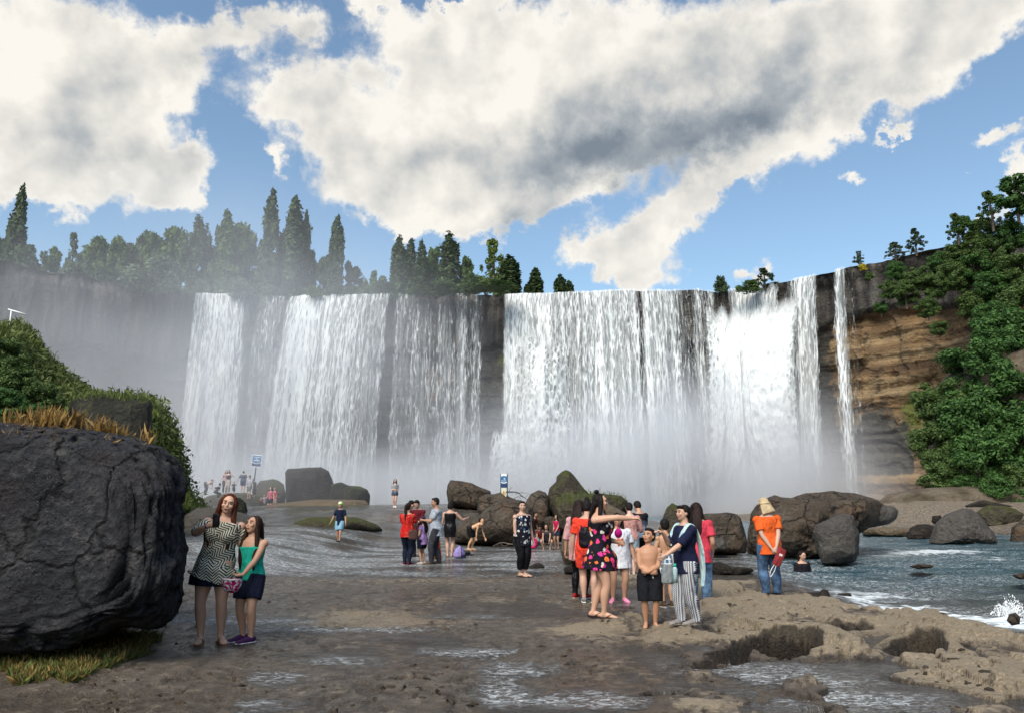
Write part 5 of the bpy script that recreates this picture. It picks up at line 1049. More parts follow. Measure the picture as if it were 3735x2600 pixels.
V_, F_ = ringtube([(0, 0, -.075), (0, 0, -.066), (0, 0, .066), (0, 0, .075)], [.030, .038, .038, .030], [.0045, .0055, .0055, .0045], (1, 0, 0), 16); mk('phone_case', V_, F_, cloth(BLK, .3), phone)
V_, F_ = ell((.02, -.006, .055), (.009, .003, .012)); mk('camera_lens', V_, F_, cloth((.05, .05, .06), .2), phone)
ar, rr_ = s1['arm'][-1]; V_, F_ = ringtube([ar[-2] * .45 + ar[-1] * .55, ar[-1] * .9 + ar[-2] * .1], .036, None, None, 12); child(s1, 'wristband', [(V_, F_)], (.015, .03, .16))
ar, rr_ = s1['arm'][1]; V_, F_ = ringtube([ar[-1] * .88 + ar[-2] * .12, ar[-1] * .98 + ar[-2] * .02], rr_[-1] + .006, None, None, 12); mk('bracelet', V_, F_, cloth((.45, .33, .12), .3), s1['root'])
s2 = person('girl in a turquoise top and black shorts smiling beside the selfie woman', 900, v=2345, H=1.41, yaw=-14, hs=1.12, side=-1, head=(-14, 14, -4), w=1.12, hR=(-.08, .08, .46), hL=(.05, -.20, .545), pL=(.8, .6, -.5), pR=(-.8, .4, -.6), palmL=(.3, 0, 1, -.8, -.5, -.05),
    fR=(-.06, .03), fL=(.05, -.03), fyR=-30, fyL=-30, skinc=SK2, hair=('verylong', (.022, .011, .007)), top=dict(c=(.015, .40, .29), hem=-.02, neck=7, straps=1, name='top'), bottom=dict(c=NAVY, len=.40, flare=.022, name='shorts'), shoes=('shoe', (.05, .015, .07), (.55, .55, .62)))
hc_ = s2['M'] @ Vector(s2['W'][1]) + Vector((-.115, -.02, -.05)); hat = empty('sun_hat', hc_, R(-10), 'magenta and white patterned hat held by the girl in the turquoise top', 'hat')
def bowl(c, r, h_, th_=.006):
    V, F = [], []; n = 24; prof = [(r * 1.0, 0), (r * .98, -.15 * h_), (r * .88, -.5 * h_), (r * .62, -.85 * h_), (r * .2, -h_), (0.001, -h_)]
    prof = prof + [(max(.0005, a - th_), b + th_) for a, b in prof[::-1]]
    for a, b in prof:
        for k in range(n): g = 6.2832 * k / n; V.append((c[0] + a * math.cos(g), c[1] + a * math.sin(g) * .8, c[2] + b))
    return V, gridF(len(prof), n, True)
V_, F_ = bowl((0, 0, 0), .12, .15); hb = mk('hat_crown', V_, F_, cloth((.42, .01, .12), .8, 'swirl'), hat)
V_, F_ = ringtube([(-.12, -.0, .012), (-.04, -.05, .004), (.05, -.06, .0), (.11, -.02, .004)], [.02, .05, .05, .02], .006, (0, 1, 0), 12); mk('hat_brim', V_, F_, cloth((.75, .66, .66), .8), hat)
# middle distance, left of centre
b1 = person('boy in a white and neon green cap and blue shorts walking through the shallows', 1236, v=2001, H=1.36, yaw=-8, hs=1.14, hR=(-.24, -.02, .50), hL=(.19, -.06, .42), fR=(-.045, .05), fL=(.035, -.08), skinc=SK2, hair=('short', (.015, .01, .008)), top=dict(c=(.008, .014, .038), sleeve=.36, hem=-.09, e=.02, neck=9), bottom=dict(c=(.20, .38, .52), len=.50, flare=.028, name='shorts'), shoes=('shoe', (.02, .02, .02)))
capq(b1, (.62, .9, .25)); V_, F_ = ell(b1['hp'](0, -.03, .050), V3(.036, .034, .030) * b1['k'], b1['Hd']); child(b1, 'cap_panel', [(V_, F_)], (.85, .88, .88))
g1 = person('distant girl in a grey top and white shoes standing alone in the mist', 1440, Y=45, H=1.62, yaw=10, hR=(-.05, -.14, .62), hL=(.06, -.14, .60), fR=(-.02, 0), fL=(.03, .01), skinc=(.55, .36, .28), hair=('long', (.02, .012, .01)), top=dict(c=(.30, .31, .33), sleeve=.35), bottom=dict(c=(.06, .08, .13), len=.32, flare=.02, name='shorts'), shoes=('shoe', (.75, .75, .75), (.75, .75, .75)))
m1 = person('woman in a speckled red blouse with a long ponytail, seen from behind', 1483, v=2058, H=1.59, yaw=160, w=1.12, hR=(-.02, -.20, .62), hL=(.03, -.19, .60), pR=(-1, .3, -.6), pL=(1, .3, -.6), head=(-10, -4, 0), fR=(-.04, 0), fL=(.035, .0), skinc=SK2, hair=('pony', (.014, .008, .007)), face=False, top=dict(c=(.46, .012, .010), pat='speck', sleeve=.36, hem=-.07, e=.018), bottom=dict(c=(.008, .012, .028), len=1.0, e=.006), shoes=('shoe', (.11, .012, .03), (.55, .5, .5)))
def handbag(label, u, v, Y, w_, h_, col, z=None, strap=.18, name='handbag', d=.05, col2=None):
    c = P(u, v, Y); e = empty(name, (c.x, c.y, c.z - h_ / 2), .3, label, 'bag')
    fuse('bag_body', [ringtube([(0, 0, 0), (0, 0, h_ * .1), (0, 0, h_ * .75), (0, 0, h_)], [w_ * .42, w_ * .5, w_ * .48, w_ * .32], [d * .8, d, d * .8, d * .4], (1, 0, 0), 16)], cloth(col, .6), e, .012, 3)
    if strap: V_, F_ = ringtube(smoothpath([(-w_ * .4, 0, h_ * .85), (-w_ * .3, 0, h_ + strap * .7), (0, 0, h_ + strap), (w_ * .3, 0, h_ + strap * .7), (w_ * .4, 0, h_ * .85)], 5), .010, .006, (0, 1, 0), 8); mk('bag_strap', V_, F_, cloth(col2 or col, .6), e)
    return e
handbag('brown shoulder bag at the hip of the woman in the red blouse', 1508, 1948, 19.6, .26, .24, (.07, .035, .03), strap=.35)
m2 = person('man in a dark cap and navy shirt mostly hidden behind the red blouse', 1492, v=2026, H=1.66, yaw=60, head=(10, -10, 0), skinc=SK2, hair=('short', (.015, .01, .008)), top=dict(c=(.014, .018, .032), sleeve=.36), bottom=dict(c=(.02, .02, .03)), shoes=('shoe', (.03, .03, .03)), hL=(.10, -.16, .58))
capq(m2, (.012, .012, .015))
m3 = person('young man in a maroon shirt looking down at his hands', 1521, v=2030, H=1.69, yaw=-18, head=(-8, -26, 0), hR=(-.02, -.16, .60), hL=(.02, -.17, .59), skinc=(.5, .31, .23), hair=('boy', (.014, .009, .008)), top=dict(c=(.105, .010, .016), sleeve=.36, hem=-.06, e=.016), bottom=dict(c=(.02, .02, .03)), shoes=('shoe', (.03, .03, .03)))
m4 = person('girl in a lavender top and purple cap standing beside the red blouse', 1541, v=2055, H=1.22, yaw=-120, hs=1.15, head=(-20, -10, 0), hR=(-.03, -.20, .62), hL=(.12, -.12, .55), skinc=SK2, hair=('long', (.010, .008, .012)), face=False, top=dict(c=(.30, .19, .42), sleeve=.25, hem=-.10, e=.02), bottom=dict(c=NAVY, len=.42, flare=.02, name='shorts'), shoes=('shoe', (.55, .5, .46), (.6, .55, .5)))
capq(m4, (.045, .018, .055))
m5 = person('man in a grey tee shirt standing in profile and facing left', 1588, v=2056, H=1.73, yaw=-80, w=1.12, belly=.020, head=(0, -6, 0), hL=(-.02, -.20, .66), hR=(-.10, .04, .43), pL=(.6, .5, -1), fR=(-.045, .06), fL=(.05, -.07), skinc=SK3, hair=('short', (.010, .008, .008)), top=dict(c=(.33, .37, .43), sleeve=.36, hem=-.09, e=.022), bottom=dict(c=(.035, .035, .045), e=.02), shoes=('boot', (.11, .07, .05), (.2, .15, .1)))
tw = empty('towel', m5['M'] @ Vector(m5['W'][-1] + np.array([0, -.02, -.1])), R(-80), 'orange and yellow towel hanging from the hand of the man in grey', 'towel')
for q_, cc in ((-1, (.62, .42, .12)), (1, (.85, .16, .05))):
    V_, F_ = ringtube(smoothpath([(0, 0, .03), (q_ * .02, q_ * .04, -.18), (q_ * .02, q_ * .065, -.42), (q_ * .02, q_ * .07, -.60)], 5), np.interp(np.linspace(0, 1, 16), [0, 1], [.04, .075]), .022, (0, 1, 0), 14); fuse('towel_fold', [(V_, F_)], cloth(cc), tw, .012, 3)
m6 = person('woman in a black sleeveless dress seen from behind, arm held out to the right', 1640, v=2030, H=1.62, yaw=178, w=1.10, hL=(.17, -.02, .46), hR=(-.30, -.16, .70), pR=(-.6, .2, -1), fR=(-.035, 0), fL=(.035, 0), skinc=(.45, .27, .2), hair=('bob', (.008, .007, .007)), face=False, dress=dict(c=BLK, hem=.365, w=.105, d=.085, neck=8, fold=.02, e=.014), shoes=('sandal', BLK))
m7 = person('shirtless boy in black shorts bending down to the water', 1713, v=2004, H=1.46, yaw=72, lean=72, crouch=.02, w=.92, head=(0, 20, 0), hR=(-.06, -.17, .20), hL=(.12, -.36, .19), pR=(0, 1, .2), pL=(0, 1, .2), kR=(-.1, -1, 0), fR=(-.05, .02), fL=(.05, -.04), skinc=(.58, .34, .20), hair=('boy', (.010, .008, .008)), face=False, bottom=dict(c=BLK, len=.48, flare=.02, name='shorts'), shoes=None)
def puddle_bag(u, v):
    g = G(u, v, .02); e = empty('bag', g, .4, 'lavender bag lying on the wet rock beside the black dress woman', 'bag')
    fuse('bag_body', [ringtube([(0, 0, .0), (0, 0, .04), (.01, 0, .16), (.02, 0, .28), (.03, 0, .34)], [.14, .18, .16, .09, .01], [.10, .13, .12, .07, .01], (1, 0, 0), 16)], cloth((.27, .22, .48)), e, .014, 3)
    fuse('bag_base', [ringtube([(0.08, -.06, 0), (.08, -.06, .09)], [.12, .11], [.09, .08], (1, 0, 0), 14)], cloth((.02, .018, .05)), e, .012, 2)
    V_, F_ = ringtube(smoothpath([(.03, -.13, .1), (.03, -.12, .24), (.03, -.01, .37)], 4), .008, None, None, 6); mk('bag_strap', V_, F_, cloth(NAVY), e)
puddle_bag(1674, 2032)
g = G(1706, 2022, .02); ht = empty('hat', g, 0, 'black sun hat lying flat on the rock beside the lavender bag', 'hat'); fuse('hat_crown', [ell((0, 0, .05), (.09, .09, .07))], cloth(BLK), ht, .012, 2); V_, F_ = ringtube([(0, 0, .004), (0, 0, .018)], [.21, .20], [.16, .15], (1, 0, 0), 20); mk('hat_brim', V_, F_, cloth(BLK), ht)
m8 = person('woman in a black daisy print tank top and black capri pants', 1905, v=2103, H=1.62, yaw=32, chest_yaw=4, w=1.18, bust=1.2, belly=.012, head=(-26, 2, 0), hR=(-.10, -.03, .44), hL=(.17, -.02, .44), pR=(-.5, 1, 0), fR=(-.03, .0), fL=(.03, -.01), fyR=25, fyL=30, skinc=(.52, .33, .25), hair=('short', (.010, .008, .008)), top=dict(c=(.01, .01, .02), pat='daisy', hem=-.115, e=.018, neck=8, flare=.022, straps=1, name='tank_top'), bottom=dict(c=BLK, len=.74, e=.016, name='capri_pants'), shoes=('sandal', (.03, .012, .012)))
child(m8, 'sunglasses', [ell(m8['hp'](-.018, -.042, .055), V3(.015, .008, .010) * m8['k'], m8['Hd']), ell(m8['hp'](.018, -.042, .055), V3(.015, .008, .010) * m8['k'], m8['Hd'])], (.05, .05, .06), rough=.2)
# children in the shallows
person('boy in a maroon shirt leaning on his knee behind the capri pants woman', 1936, v=1990, H=1.26, yaw=60, lean=28, hs=1.12, hR=(-.05, -.16, .42), hL=(.10, -.20, .38), skinc=SK3, hair=('boy', (.012, .008, .008)), face=False, top=dict(c=(.11, .015, .018), sleeve=.36), bottom=dict(c=NAVY, len=.5, name='shorts', flare=.02))
person('crouching child in a dark red top and turquoise swirled shorts', 1972, v=2001, H=1.18, yaw=-10, crouch=.25, pelvis=(0, .10), lean=24, hs=1.14, head=(0, -14, 0), hR=(-.05, -.30, .20), hL=(.05, -.30, .20), kR=(-.6, -1, 0), kL=(.6, -1, 0), fR=(-.10, -.06), fL=(.10, -.06), skinc=SK3, hair=('boy', (.012, .008, .008)), top=dict(c=(.12, .018, .018), sleeve=.3), bottom=dict(c=(.04, .24, .32), pat='swirl', len=.5, flare=.03, name='shorts'))
person('long haired girl squatting in the shallows between two other children', 1995, v=2003, H=1.18, yaw=-8, crouch=.24, pelvis=(0, .10), lean=30, hs=1.14, head=(-10, -10, 0), hR=(-.08, -.26, .08), hL=(.08, -.26, .10), kR=(-.5, -1, 0), kL=(.5, -1, 0), fR=(-.09, -.04), fL=(.09, -.04), skinc=(.42, .26, .18), hair=('long', (.012, .009, .008)), top=dict(c=(.06, .05, .06), sleeve=.2), bottom=dict(c=(.03, .03, .04), len=.4, name='shorts'))
person('child in a magenta top and denim shorts standing in the shallows', 2032, v=2000, H=1.16, yaw=-38, hs=1.15, head=(-30, 6, 0), hR=(-.03, -.15, .55), hL=(.07, -.16, .52), skinc=(.42, .25, .17), hair=('long', (.012, .009, .008)), top=dict(c=(.44, .012, .08), hem=-.03, sleeve=.15), bottom=dict(c=(.03, .04, .07), len=.34, name='shorts', flare=.015))
sr = G(1940, 2000, .02); e = empty('swim_ring', sr + Vector((0, 0, .20)), 0, 'round magenta and white float among the children in the shallows', 'swim ring')
V_, F_ = [], []
for i in range(24):
    for j in range(10):
        a = i / 24 * 6.2832; b = j / 10 * 6.2832; V_.append(((.15 + .055 * math.cos(b)) * math.cos(a), .055 * math.sin(b), (.15 + .055 * math.cos(b)) * math.sin(a)))
Ff = []
for i in range(24):
    for j in range(10): Ff.append((i * 10 + j, (i + 1) % 24 * 10 + j, (i + 1) % 24 * 10 + (j + 1) % 10, i * 10 + (j + 1) % 10))
mk('ring_tube', V_, np.array(Ff), cloth((.48, .015, .12), .4), e); V_, F_ = ell((0, -.01, 0), (.11, .03, .11)); mk('ring_centre', V_, F_, cloth((.6, .5, .55), .5), e)
# the group right of centre
person('woman in a pale pink shirt and black leggings half hidden by the coral shirt', 2116, v=2186, H=1.62, yaw=150, head=(10, -6, 0), hR=(-.05, -.16, .6), skinc=SK2, hair=('long', (.016, .009, .009)), face=False, top=dict(c=(.52, .30, .31), sleeve=.6, hem=-.13, e=.02, flare=.02), bottom=dict(c=BLK, e=.004, name='leggings'), shoes=('shoe', (.35, .015, .02), (.7, .68, .66)))
r2 = person('young woman in a coral shirt and shorts with a top bun, seen from behind', 2146, v=2205, H=1.60, yaw=168, w=1.12, head=(-8, -12, 0), hL=(.16, -.02, .45), hR=(-.06, -.17, .60), fR=(-.05, -.03), fL=(.04, 0), skinc=(.45, .27, .2), hair=('topbun', (.010, .008, .008)), face=False, top=dict(c=(.72, .055, .03), sleeve=.36, hem=-.05, e=.018), bottom=dict(c=(.74, .06, .035), len=.42, flare=.022, name='shorts'), shoes=('shoe', (.24, .24, .25), (.65, .65, .62)))
bpk = empty('backpack', r2['M'] @ Vector(r2['tr'](0, .092, .13)), r2['root'].rotation_euler.z, 'small black backpack on the back of the coral shirt', 'backpack')
fuse('pack_body', [ringtube([(0, 0, -.17), (0, 0, -.13), (0, 0, .05), (0, 0, .13), (0, 0, .15)], [.09, .12, .12, .09, .05], [.03, .055, .055, .04, .02], (1, 0, 0), 16)], cloth((.010, .009, .014), .4), bpk, .012, 3)
for q_ in (-1, 1): V_, F_ = ringtube(smoothpath([(q_ * .07, .0, .12), (q_ * .085, -.07, .24), (q_ * .09, -.15, .22), (q_ * .10, -.19, .10)], 4), .013, .006, (1, 0, 0), 8); mk('pack_strap', V_, F_, cloth((.010, .009, .014), .4), bpk)
r3 = person('woman in a short black dress with big flowers, pointing to the right', 2196, v=2277, H=1.63, yaw=66, chest_yaw=0, w=1.20, bust=1.3, thighs=1.15, head=(12, 2, 0), hR=(-.04, -.285, .80), pR=(-1, .7, .15), hL=(.10, -.13, .60), pL=(.6, .9, -.8), palmR=(0, 0, -1, .1, -1, .02), curl=.35, fR=(-.02, -.03), fL=(.03, .08), fyR=8, fyL=0, skinc=(.54, .32, .225), hair=('long', (.010, .008, .008)),
    dress=dict(c=BLK, pat='floral', hem=.385, w=.135, d=.145, neck=8, fold=.06, straps=1, shift=(0, .01)), shoes=('sandal', (.02, .012, .012)))
child(r3, 'hair_clip', [ringtube([r3['hp'](-.02, -.02, .075), r3['hp'](.02, -.022, .075)], .006 * r3['k'])], (.7, .7, .7)); child(r3, 'hair_bow', [ell(r3['hp'](0, .03, .085), V3(.035, .022, .020) * r3['k'], r3['Hd'])], BLK)
c = r3['M'] @ Vector(r3['W'][1] + np.array([.0, -.02, .02])); pb = empty('purse', c + Vector((-.02, .03, .10)), R(60), 'magenta purse held against the flowered dress', 'purse'); fuse('purse_body', [ell((0, 0, 0), (.075, .05, .065))], cloth((.52, .01, .22), .5), pb, .01, 2); V_, F_ = ringtube(smoothpath([(-.05, 0, .04), (0, 0, .12), (.05, 0, .04)], 5), .006); mk('purse_handle', V_, F_, cloth((.4, .01, .16), .5), pb)
r4 = person('girl in a long white tee shirt with an orange flower, pink clogs on her feet', 2258, v=2193, H=1.42, yaw=6, w=1.30, hs=1.08, thighs=1.1, belly=.01, hR=(-.19, -.02, .44), hL=(.20, -.02, .43), fR=(-.07, 0), fL=(.065, 0), fyR=-25, fyL=10, skinc=SK2, hair=('long', (.012, .009, .009)), top=dict(c=(.64, .66, .74), pat='tee', sleeve=.36, hem=-.13, e=.026, flare=.03), bottom=dict(c=(.3, .3, .34), len=.25, name='shorts'), shoes=('shoe', (.70, .24, .40), (.62, .2, .34)))
ps = []
for a, l in ((60, .10), (115, .10), (160, .075), (15, .08), (-40, .06), (220, .055)):
    d = V3(math.cos(R(a)), 0, math.sin(R(a))); c0 = r4['tr'](0, -.116, .155); ps.append(ringtube([c0, c0 + d * l * .6, c0 + d * l], [.012, .026, .006], .008, (-d[2], 0, d[0]), 10))
child(r4, 'flower_print', ps, (.95, .17, .06), vox=.006, sm=1)
r5 = person('woman in a dusty pink blouse and pale denim shorts, seen from behind', 2303, v=2108, H=1.58, yaw=172, head=(8, -14, 0), hR=(-.06, -.17, .62), hL=(.05, -.17, .62), pL=(.8, .5, -.6), pR=(-.8, .5, -.6), fR=(-.035, 0), fL=(.035, 0), skinc=(.55, .36, .29), hair=('bun', (.010, .008, .008)), face=False, top=dict(c=(.52, .27, .25), sleeve=.6, hem=-.02, e=.022, flare=.02), bottom=dict(c=(.33, .40, .44), len=.36, flare=.018, name='shorts'), shoes=('shoe', (.75, .74, .72), (.75, .74, .72)))
r6 = person('man in a tee shirt fading from black to blue, looking down', 2338, v=2098, H=1.66, yaw=-150, head=(-16, -32, 0), hR=(-.05, -.17, .64), hL=(.04, -.17, .63), skinc=SK2, hair=('short', (.010, .008, .008)), face=False, top=dict(c=(.02, .02, .03), pat='tiedye', sleeve=.36, e=.02), bottom=dict(c=BLK, len=.6, name='shorts', flare=.02), shoes=('shoe', BLK))
r7 = person('shirtless boy in black shorts with his arms folded, looking up to the left', 2375, v=2296, H=1.21, yaw=-6, w=1.16, hs=1.20, belly=.012, head=(-36, 14, 0), hR=(.015, -.115, .560), hL=(-.02, -.135, .575), pR=(-1, .35, -.5), pL=(1, .35, -.5), palmR=(0, .9, .2, 1, .25, .12), palmL=(0, .9, .2, -1, .22, .05), curl=.5, fR=(-.05, .0), fL=(.045, -.02), fyR=-10, fyL=18, skinc=(.44, .235, .145), hair=('boy', (.010, .008, .007)), bottom=dict(c=(.009, .010, .014), len=.56, e=.014, flare=.020, name='shorts'), shoes=None)
child(r7, 'drawstring', [ringtube([r7['tr'](.02, -.085, .03), r7['tr'](.025, -.098, -.005)], .004), ringtube([r7['tr'](.035, -.085, .03), r7['tr'](.035, -.098, -.01)], .004)], (.6, .6, .6), vox=.005, sm=1)
r8 = person('shirtless boy in plaid shorts standing behind the boy with folded arms', 2436, v=2210, H=1.33, yaw=-165, hs=1.12, head=(-10, -6, 0), hR=(-.17, -.02, .45), hL=(.16, -.04, .46), skinc=(.44, .25, .15), hair=('boy', (.009, .008, .008)), face=False, bottom=dict(c=(.3, .4, .5), pat='plaid', len=.50, flare=.03, name='shorts'), shoes=('boot', (.08, .05, .03)))
r9 = person('woman in zigzag trousers with a pale blue scarf over her navy top', 2512, v=2317, H=1.44, yaw=-72, w=1.14, bust=1.1, belly=.008, head=(0, 3, 0), hR=(-.02, -.20, .765), pR=(-.3, .2, -1), hL=(.10, -.24, .585), pL=(.6, 1, -1), palmR=(0, 0, -1, 0, -1, .35), fR=(-.03, -.05), fL=(.03, .06), fyR=6, fyL=-4, skinc=(.50, .30, .22), hair=('fringe', (.010, .008, .008)),
    top=dict(c=(.010, .013, .040), sleeve=.50, hem=-.09, e=.020), bottom=dict(c=NAVY, pat='zigzag', len=.98, e=.016, flare=.004), shoes=('shoe', (.26, .24, .23), (.3, .26, .22)))
child(r9, 'hair_tail', [ringtube(smoothpath([r9['hp'](0, .04, .02), r9['hp'](0, .06, -.03), r9['tr'](0, .055, .27), r9['tr'](0, .06, .20)], 4), smoothpath(np.array([[.04], [.045], [.05], [.02]]) * r9['k'], 4)[:, 0], .022 * r9['k'], r9['latC'])], (.010, .008, .008))
sc_ = []
for s in (-1, 1):
    pts = [r9['tr'](s * .07, -.10, .10 if s > 0 else .13), r9['tr'](s * .085, -.085, .22), r9['tr'](s * .088, -.01, .322), r9['tr'](s * .085, .06, .26), r9['tr'](s * .085, .105, .10), r9['tr'](s * .085, .11, -.07), r9['tr'](s * .085, .10, -.20 if s > 0 else -.14)]
    sc_.append(ringtube(smoothpath(pts, 5), smoothpath(np.array([[.020], [.030], [.040], [.044], [.046], [.048], [.030]]) * r9['h'], 5)[:, 0], .010 * r9['h'], r9['latC'], 14))
sc_.append(ringtube(smoothpath([r9['tr'](-.07, .03, .30), r9['tr'](0, .055, .285), r9['tr'](.07, .03, .30)], 5), .05, .016, (0, 0, 1), 12))
child(r9, 'scarf', sc_, (.4, .5, .55), pat='scarf', vox=.011)
c = P(2440, 2078, 9.1); hbg = handbag('clear and grey beach bag hanging from the hand of the scarf woman', 2436, 2092, 9.25, .17, .22, (.20, .22, .23), strap=.10, d=.05)
c = P(2462, 2075, 9.2); wb = empty('water_bottle', (c.x, c.y, c.z - .1), 0, 'green topped drink bottle beside the beach bag of the scarf woman', 'bottle'); V_, F_ = ringtube([(0, 0, -.05), (0, 0, .10), (0, 0, .13)], [.028, .028, .014]); mk('bottle_body', V_, F_, cloth((.35, .50, .52), .2), wb); V_, F_ = ringtube([(0, 0, .131), (0, 0, .165)], .016); mk('bottle_cap', V_, F_, cloth((.02, .35, .25), .4), wb)
r10 = person('person with long dark hair in a pink shirt and jeans, seen from behind', 2556, v=2216, H=1.56, yaw=158, w=1.15, head=(16, -10, 0), hR=(-.13, -.06, .5), hL=(.17, -.02, .44), fR=(-.06, 0), fL=(.08, -.06), fyL=70, skinc=SK2, hair=('long', (.016, .009, .008)), face=False, top=dict(c=(.56, .050, .085), sleeve=.36, hem=-.10, e=.024, flare=.02), bottom=dict(c=(.07, .13, .22), pat='denim', e=.02), shoes=('shoe', (.62, .02, .14), (.6, .6, .62)))
o_y = 13.35; o_z = P(2799, 2173, o_y).z
r11 = person('man in an orange shirt, jeans and a sand coloured hat with a neck flap', 2795, Y=o_y, z=o_z, H=1.60, yaw=184, w=1.12, side=3, head=(4, -8, 0), hR=(-.02, .13, .485), hL=(.03, .11, .50), pR=(-1, .4, -.5), pL=(1, .3, -.5), palmR=(0, -.9, 0, .5, .2, -.8), fR=(-.055, 0), fL=(.065, 0), skinc=(.48, .31, .24), hair=('short', (.2, .16, .12)), face=False, top=dict(c=(.70, .115, .022), sleeve=.36, hem=-.085, e=.022, flare=.018), bottom=dict(c=(.045, .085, .155), pat='denim', e=.020), shoes=('shoe', (.02, .02, .025), (.02, .02, .02)))
capq(r11, (.50, .40, .24), bill=False); k = r11['k']; child(r11, 'hat_flap', [ell(r11['hp'](0, .008, .052), V3(.05, .055, .035) * k, r11['Hd']), ringtube([r11['hp'](0, .0, .015), r11['hp'](0, .0, .022)], .078 * k, .085 * k, r11['latC'], 20), ringtube(smoothpath([r11['hp'](0, .03, .02), r11['hp'](0, .055, -.03), r11['hp'](-.01, .07, -.085)], 5), np.interp(np.linspace(0, 1, 11), [0, 1], [.055, .078]) * k, np.interp(np.linspace(0, 1, 11), [0, 1], [.040, .016]) * k, r11['latC'], 16)], (.48, .385, .235))
c = r11['M'] @ Vector(r11['W'][-1]); bk = empty('booklet', c + Vector((.02, -.05, -.16)), R(8), 'red covered booklet with a white strap held behind the orange shirt', 'booklet'); bk.rotation_euler = (R(6), R(24), R(8))
V_, F_ = ringtube([(0, 0, -.15), (0, 0, -.145), (0, 0, .145), (0, 0, .15)], [.06, .075, .075, .06], .007, (1, 0, 0), 20); mk('cover', V_, F_, cloth((.26, .035, .04), .6), bk); V_, F_ = ringtube([(.01, -.009, .02), (.01, -.009, .06)], .03, .003, (1, 0, 0), 14); mk('sticker', V_, F_, cloth((.75, .7, .68), .6), bk); V_, F_ = ringtube(smoothpath([(-.03, 0, -.14), (-.05, 0, -.26), (-.02, 0, -.36), (.01, 0, -.24), (.0, 0, -.14)], 5), .006); mk('wrist_strap', V_, F_, cloth((.7, .7, .7), .6), bk)
r12 = person('woman in a black V neck top standing chest deep in the river', 2908, Y=20.6, z=P(2908, 2008, 20.6).z - 1.60, H=1.60, yaw=8, w=1.05, head=(14, -8, 0), hR=(-.13, -.05, .45), hL=(.13, -.05, .45), skinc=(.48, .29, .21), hair=('pony', (.014, .009, .008)), top=dict(c=(.012, .012, .016), sleeve=.9, e=.018, neck=8), bottom=dict(c=BLK))
# far crowd below the left waterfalls
def far(label, u, v, Y=60, **k):
    p_ = P(u, v, Y); k.setdefault('skinc', (.52, .35, .28)); return person(label, u, Y=Y, z=p_.z, vox=.022, face=False, **k)
far('shirtless man in dark trousers bending over on the far mound, leftmost of the crowd', 748, 1803, 62, H=1.7, yaw=80, lean=84, hR=(-.08, -.30, .30), hL=(.08, -.34, .26), hair=('short', (.05, .03, .02)), bottom=dict(c=(.03, .03, .04)))
far('long haired woman in a pink top at the top of the far mound', 818, 1799, 59, H=1.75, yaw=30, side=6, hR=(-.20, -.1, .50), hL=(.15, -.2, .75), hair=('long', (.03, .02, .02)), top=dict(c=(.5, .32, .34), sleeve=.3), bottom=dict(c=(.04, .04, .05)))
far('woman in a dark bikini top holding out her arm, highest of the far crowd', 830, 1797, 57, H=1.68, yaw=-6, hR=(-.13, -.18, .75), hL=(.32, -.02, .60), hair=('long', (.03, .02, .02)), top=dict(c=(.04, .03, .06), neck=7), bottom=dict(c=(.45, .40, .38), len=.9, e=.02))
far('blond child in dark clothes between two adults of the far crowd', 851, 1806, 58, H=1.05, yaw=150, hs=1.15, hR=(-.15, -.1, .75), hL=(.15, -.1, .75), hair=('short', (.5, .4, .2)), top=dict(c=(.10, .07, .05), sleeve=.4), bottom=dict(c=(.04, .04, .05), len=.5))
far('broad man in a grey blue shirt and shorts, back turned, in the far crowd', 884, 1795, 59, H=1.62, yaw=178, w=1.2, hL=(.30, -.02, .52), hR=(-.17, -.02, .45), hair=('short', (.02, .02, .02)), top=dict(c=(.07, .09, .14), sleeve=.36, e=.03), bottom=dict(c=(.04, .06, .16), len=.45, flare=.03))
far('person in a chequered shirt below the left sign', 909, 1817, 58, H=1.72, yaw=-20, head=(0, -20, 0), hR=(-.08, -.2, .62), hL=(.08, -.2, .62), hair=('short', (.05, .02, .02)), top=dict(c=(.25, .22, .24), pat='plaid', sleeve=.36, e=.02), bottom=dict(c=(.20, .20, .20), len=.5))
far('person in dark green clothes stooping beside the mossy boulder', 930, 1806, 60, H=1.3, yaw=-40, lean=20, hair=('short', (.05, .02, .02)), top=dict(c=(.07, .09, .07), sleeve=.36, e=.03), bottom=dict(c=(.05, .06, .05)))
far('dark clothed person crouching at the left foot of the far mound', 793, 1818, 56, H=1.5, yaw=120, crouch=.2, pelvis=(0, .1), lean=35, hair=('short', (.03, .02, .02)), top=dict(c=(.05, .05, .06), sleeve=.9), bottom=dict(c=(.05, .05, .06)))
far('woman in a pale blue top and white trousers striding left of the far crowd', 927, 1868, 60, H=1.5, yaw=-60, lean=6, fR=(-.05, .16), fL=(.05, -.16), hR=(-.12, -.2, .6), hair=('long', (.05, .03, .02)), top=dict(c=(.30, .45, .60), sleeve=.3), bottom=dict(c=(.62, .58, .55), e=.02), shoes=('shoe', (.8, .8, .8), (.8, .8, .8)))
far('small child in a coral red dress among the far crowd', 952, 1866, 60, H=1.15, yaw=60, hs=1.15, fR=(-.05, .1), fL=(.05, -.1), hL=(.10, -.2, .75), hair=('short', (.03, .02, .02)), dress=dict(c=(.55, .12, .09), hem=.35, w=.13, d=.11))
far('child in a white and blue top with arms stretched left, in the far crowd', 966, 1860, 61, H=1.2, yaw=-60, hs=1.15, hR=(-.05, -.30, .76), hL=(.1, -.30, .76), hair=('short', (.25, .15, .1)), top=dict(c=(.55, .60, .75), sleeve=.3, hem=-.1), bottom=dict(c=(.5, .4, .38), len=.5))
